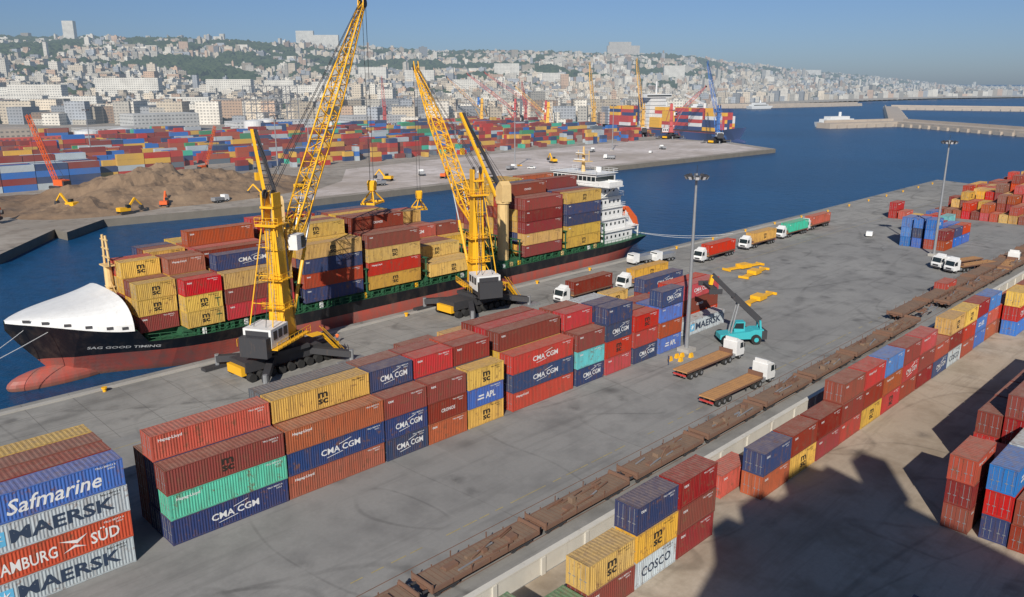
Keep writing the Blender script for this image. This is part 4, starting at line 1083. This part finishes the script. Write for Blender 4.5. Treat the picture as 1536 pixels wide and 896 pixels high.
for x in (50,93): mb.cyl((x,-9,4),(x,-9,24),1.2,M_whitef,n=10); mb.beam((x,-9,23),(x+22,-9,30),1.2,M_whitef)
o_=mb.obj('container_ship',(575,322,0),math.radians(76)); o_.scale=(1.12,1.1,1.1)
mb=MB(); hull(mb,paint('far_hull_brown',(.16,.08,.06),.6,.3,haze=True),M_redM)
for k in range(4): mb.box(115,-9,3.6+k*3,126-k,9,6.6+k*3,M_whitef)
for x in(40,75): mb.cyl((x,0,4),(x,0,20),1.2,M_yelf,n=8)
mb.obj('cargo_ship',(700,830,0),math.radians(20))
# breakwaters
def pier(name,pts,w,h=2.6):
    mb=MB()
    for (a,b) in zip(pts,pts[1:]):
        a=Vector(a);b=Vector(b);d=(b-a);l=d.length; ang=math.atan2(d.y,d.x); M=Matrix.Translation((a.x,a.y,0))@Matrix.Rotation(ang,4,'Z')
        hh=h+.03*rng.random()
        mb.box(-w/2,-w/2,-6,l+w/2,w/2,hh,M_pier,M); mb.box(0,w/2-3,hh,l,w/2-1,h+2.5,M_pier,M)
        for q in np.arange(0,l,14): mb.box(q,-w/2-2.5,-6,q+9,-w/2,h-1.2-rng.random(),M_pier,M)
    mb.obj(name)
M_pier=paint('breakwater_stone',(.46,.37,.28),.9,.4,haze=True,scale=.05)
pier('breakwater',[(830,369),(926,336),(830,200),(780,120)],18)
pier('breakwater',[(926,336),(1500,560),(1560,350),(1500,120)],22,2.7)
mb=MB()
mb.prism([(0,-2),(50,-2),(56,3),(-2,3)],-6,6,M_whitef); mb.box(4,-5,3.01,44,5,6,M_whitef); mb.box(10,-4.5,6.01,38,4.5,8.6,M_whitef); mb.box(6,-5.05,3.8,42,5.05,5,M_glass); mb.cyl((28,0,8),(28,0,13),1.5,M_whitef,n=10)
fm=mb.mesh('ferry_mesh'); place('ferry_boat',fm,(835,382,0),-.33)
place('ferry_boat',fm,(1180,760,0),.2); place('ferry_boat',fm,(1330,740,0),-.2); place('ferry_boat',fm,(1500,900,0),-.4)
pier('fishing_harbour_jetty',[(1330,830),(1420,760),(1700,700)],10)
# mooring lines
mb=MB()
def rope(a,b,sag,r=.04,n=10):
    a=Vector(a);b=Vector(b);pr=a
    for i in range(1,n+1):
        t=i/n; q=a.lerp(b,t); q.z-=sag*4*t*(1-t); mb.cyl(pr,q,r,M_logoW,n=4,caps=False); pr=q
rope((172,126,4.2),(198,116.9,.6),.8,.05); rope((172,128,4.2),(206,116.9,.6),1.,.05); rope((29,132,7.2),(2,116.5,.6),1.,.05); rope((31,129,6.8),(-8,116.5,.6),1.2,.05)
mb.obj('mooring_ropes')
# ------------------------------------------------------------------ water
m_w,nt=newmat('harbour_water'); g=N(nt,'ShaderNodeNewGeometry'); P_=g.outputs['Position']
a=noi(nt,P_,.35,4,.6,sc=(1,.5,1)); b=noi(nt,P_,1.6,3,.6); d=noi(nt,P_,.004,5,.6)
c=mixc(nt,ramp(nt,d,.35,.65),(.005,.046,.118),(.008,.074,.185))
c=mixc(nt,ramp(nt,a,.4,.7,0,.5),c,(.004,.03,.07))
p=pbsdf(nt,c,.3,0,.22); p.inputs['IOR'].default_value=1.33
h=math_(nt,'ADD',a,math_(nt,'MULTIPLY',b,.35)); bump(nt,p,h,.6,.5); finish(nt,p.outputs[0],True,45000)
mb=MB(); rad=28000; n=96
mb.add([(rad*math.cos(2*PI*i/n),rad*math.sin(2*PI*i/n),WATER) for i in range(n)],[tuple(range(n))],m_w); mb.obj('sea_water')
# ------------------------------------------------------------------ light
AZ=math.radians(35.2); EL=math.radians(32)
sd_=Vector((math.cos(AZ)*math.cos(EL),math.sin(AZ)*math.cos(EL),-math.sin(EL)))
sun=bpy.data.lights.new('sun','SUN'); sun.energy=5.0; sun.angle=math.radians(.5); sun.color=(1,.94,.85)
so=bpy.data.objects.new('sun',sun); COL.objects.link(so); so.rotation_euler=sd_.to_track_quat('-Z','Y').to_euler(); so.location=(0,0,300)
wd=bpy.data.worlds.new('World'); SC.world=wd; wd.use_nodes=True; nt=wd.node_tree; nt.nodes.clear()
sk=nt.nodes.new('ShaderNodeTexSky'); sk.sky_type='NISHITA'; sk.sun_disc=False; sk.sun_elevation=EL
sk.sun_rotation=math.atan2(-sd_.x,-sd_.y)%(2*PI); sk.air_density=1.0; sk.dust_density=.4; sk.ozone_density=2.5; sk.altitude=0
tc=N(nt,'ShaderNodeTexCoord'); sp=N(nt,'ShaderNodeSeparateXYZ'); L(nt,tc.outputs['Generated'],sp.inputs[0])
tint=mixc(nt,ramp(nt,sp.outputs[2],0.,.3),(.54,.70,1.12),(.80,.93,1.12))
skc=mixc(nt,1.,sk.outputs[0],tint,'MULTIPLY')
bg=nt.nodes.new('ShaderNodeBackground'); bg.inputs[1].default_value=.064; wo=nt.nodes.new('ShaderNodeOutputWorld')
L(nt,skc,bg.inputs[0]); L(nt,bg.outputs[0],wo.inputs[0])
SC.view_settings.view_transform='Standard'; SC.view_settings.look='None'; SC.view_settings.exposure=0
# ------------------------------------------------------------------ camera
cam=bpy.data.cameras.new('camera'); cam.sensor_width=36; cam.lens=1200/1536*36; cam.clip_end=60000; cam.clip_start=.5
co=bpy.data.objects.new('camera',cam); COL.objects.link(co); co.location=(0,0,42.5)
th=math.atan(323/1200.)
fd=Vector((CP*math.cos(th),SP*math.cos(th),-math.sin(th))); co.rotation_euler=fd.to_track_quat('-Z','Y').to_euler()
SC.camera=co
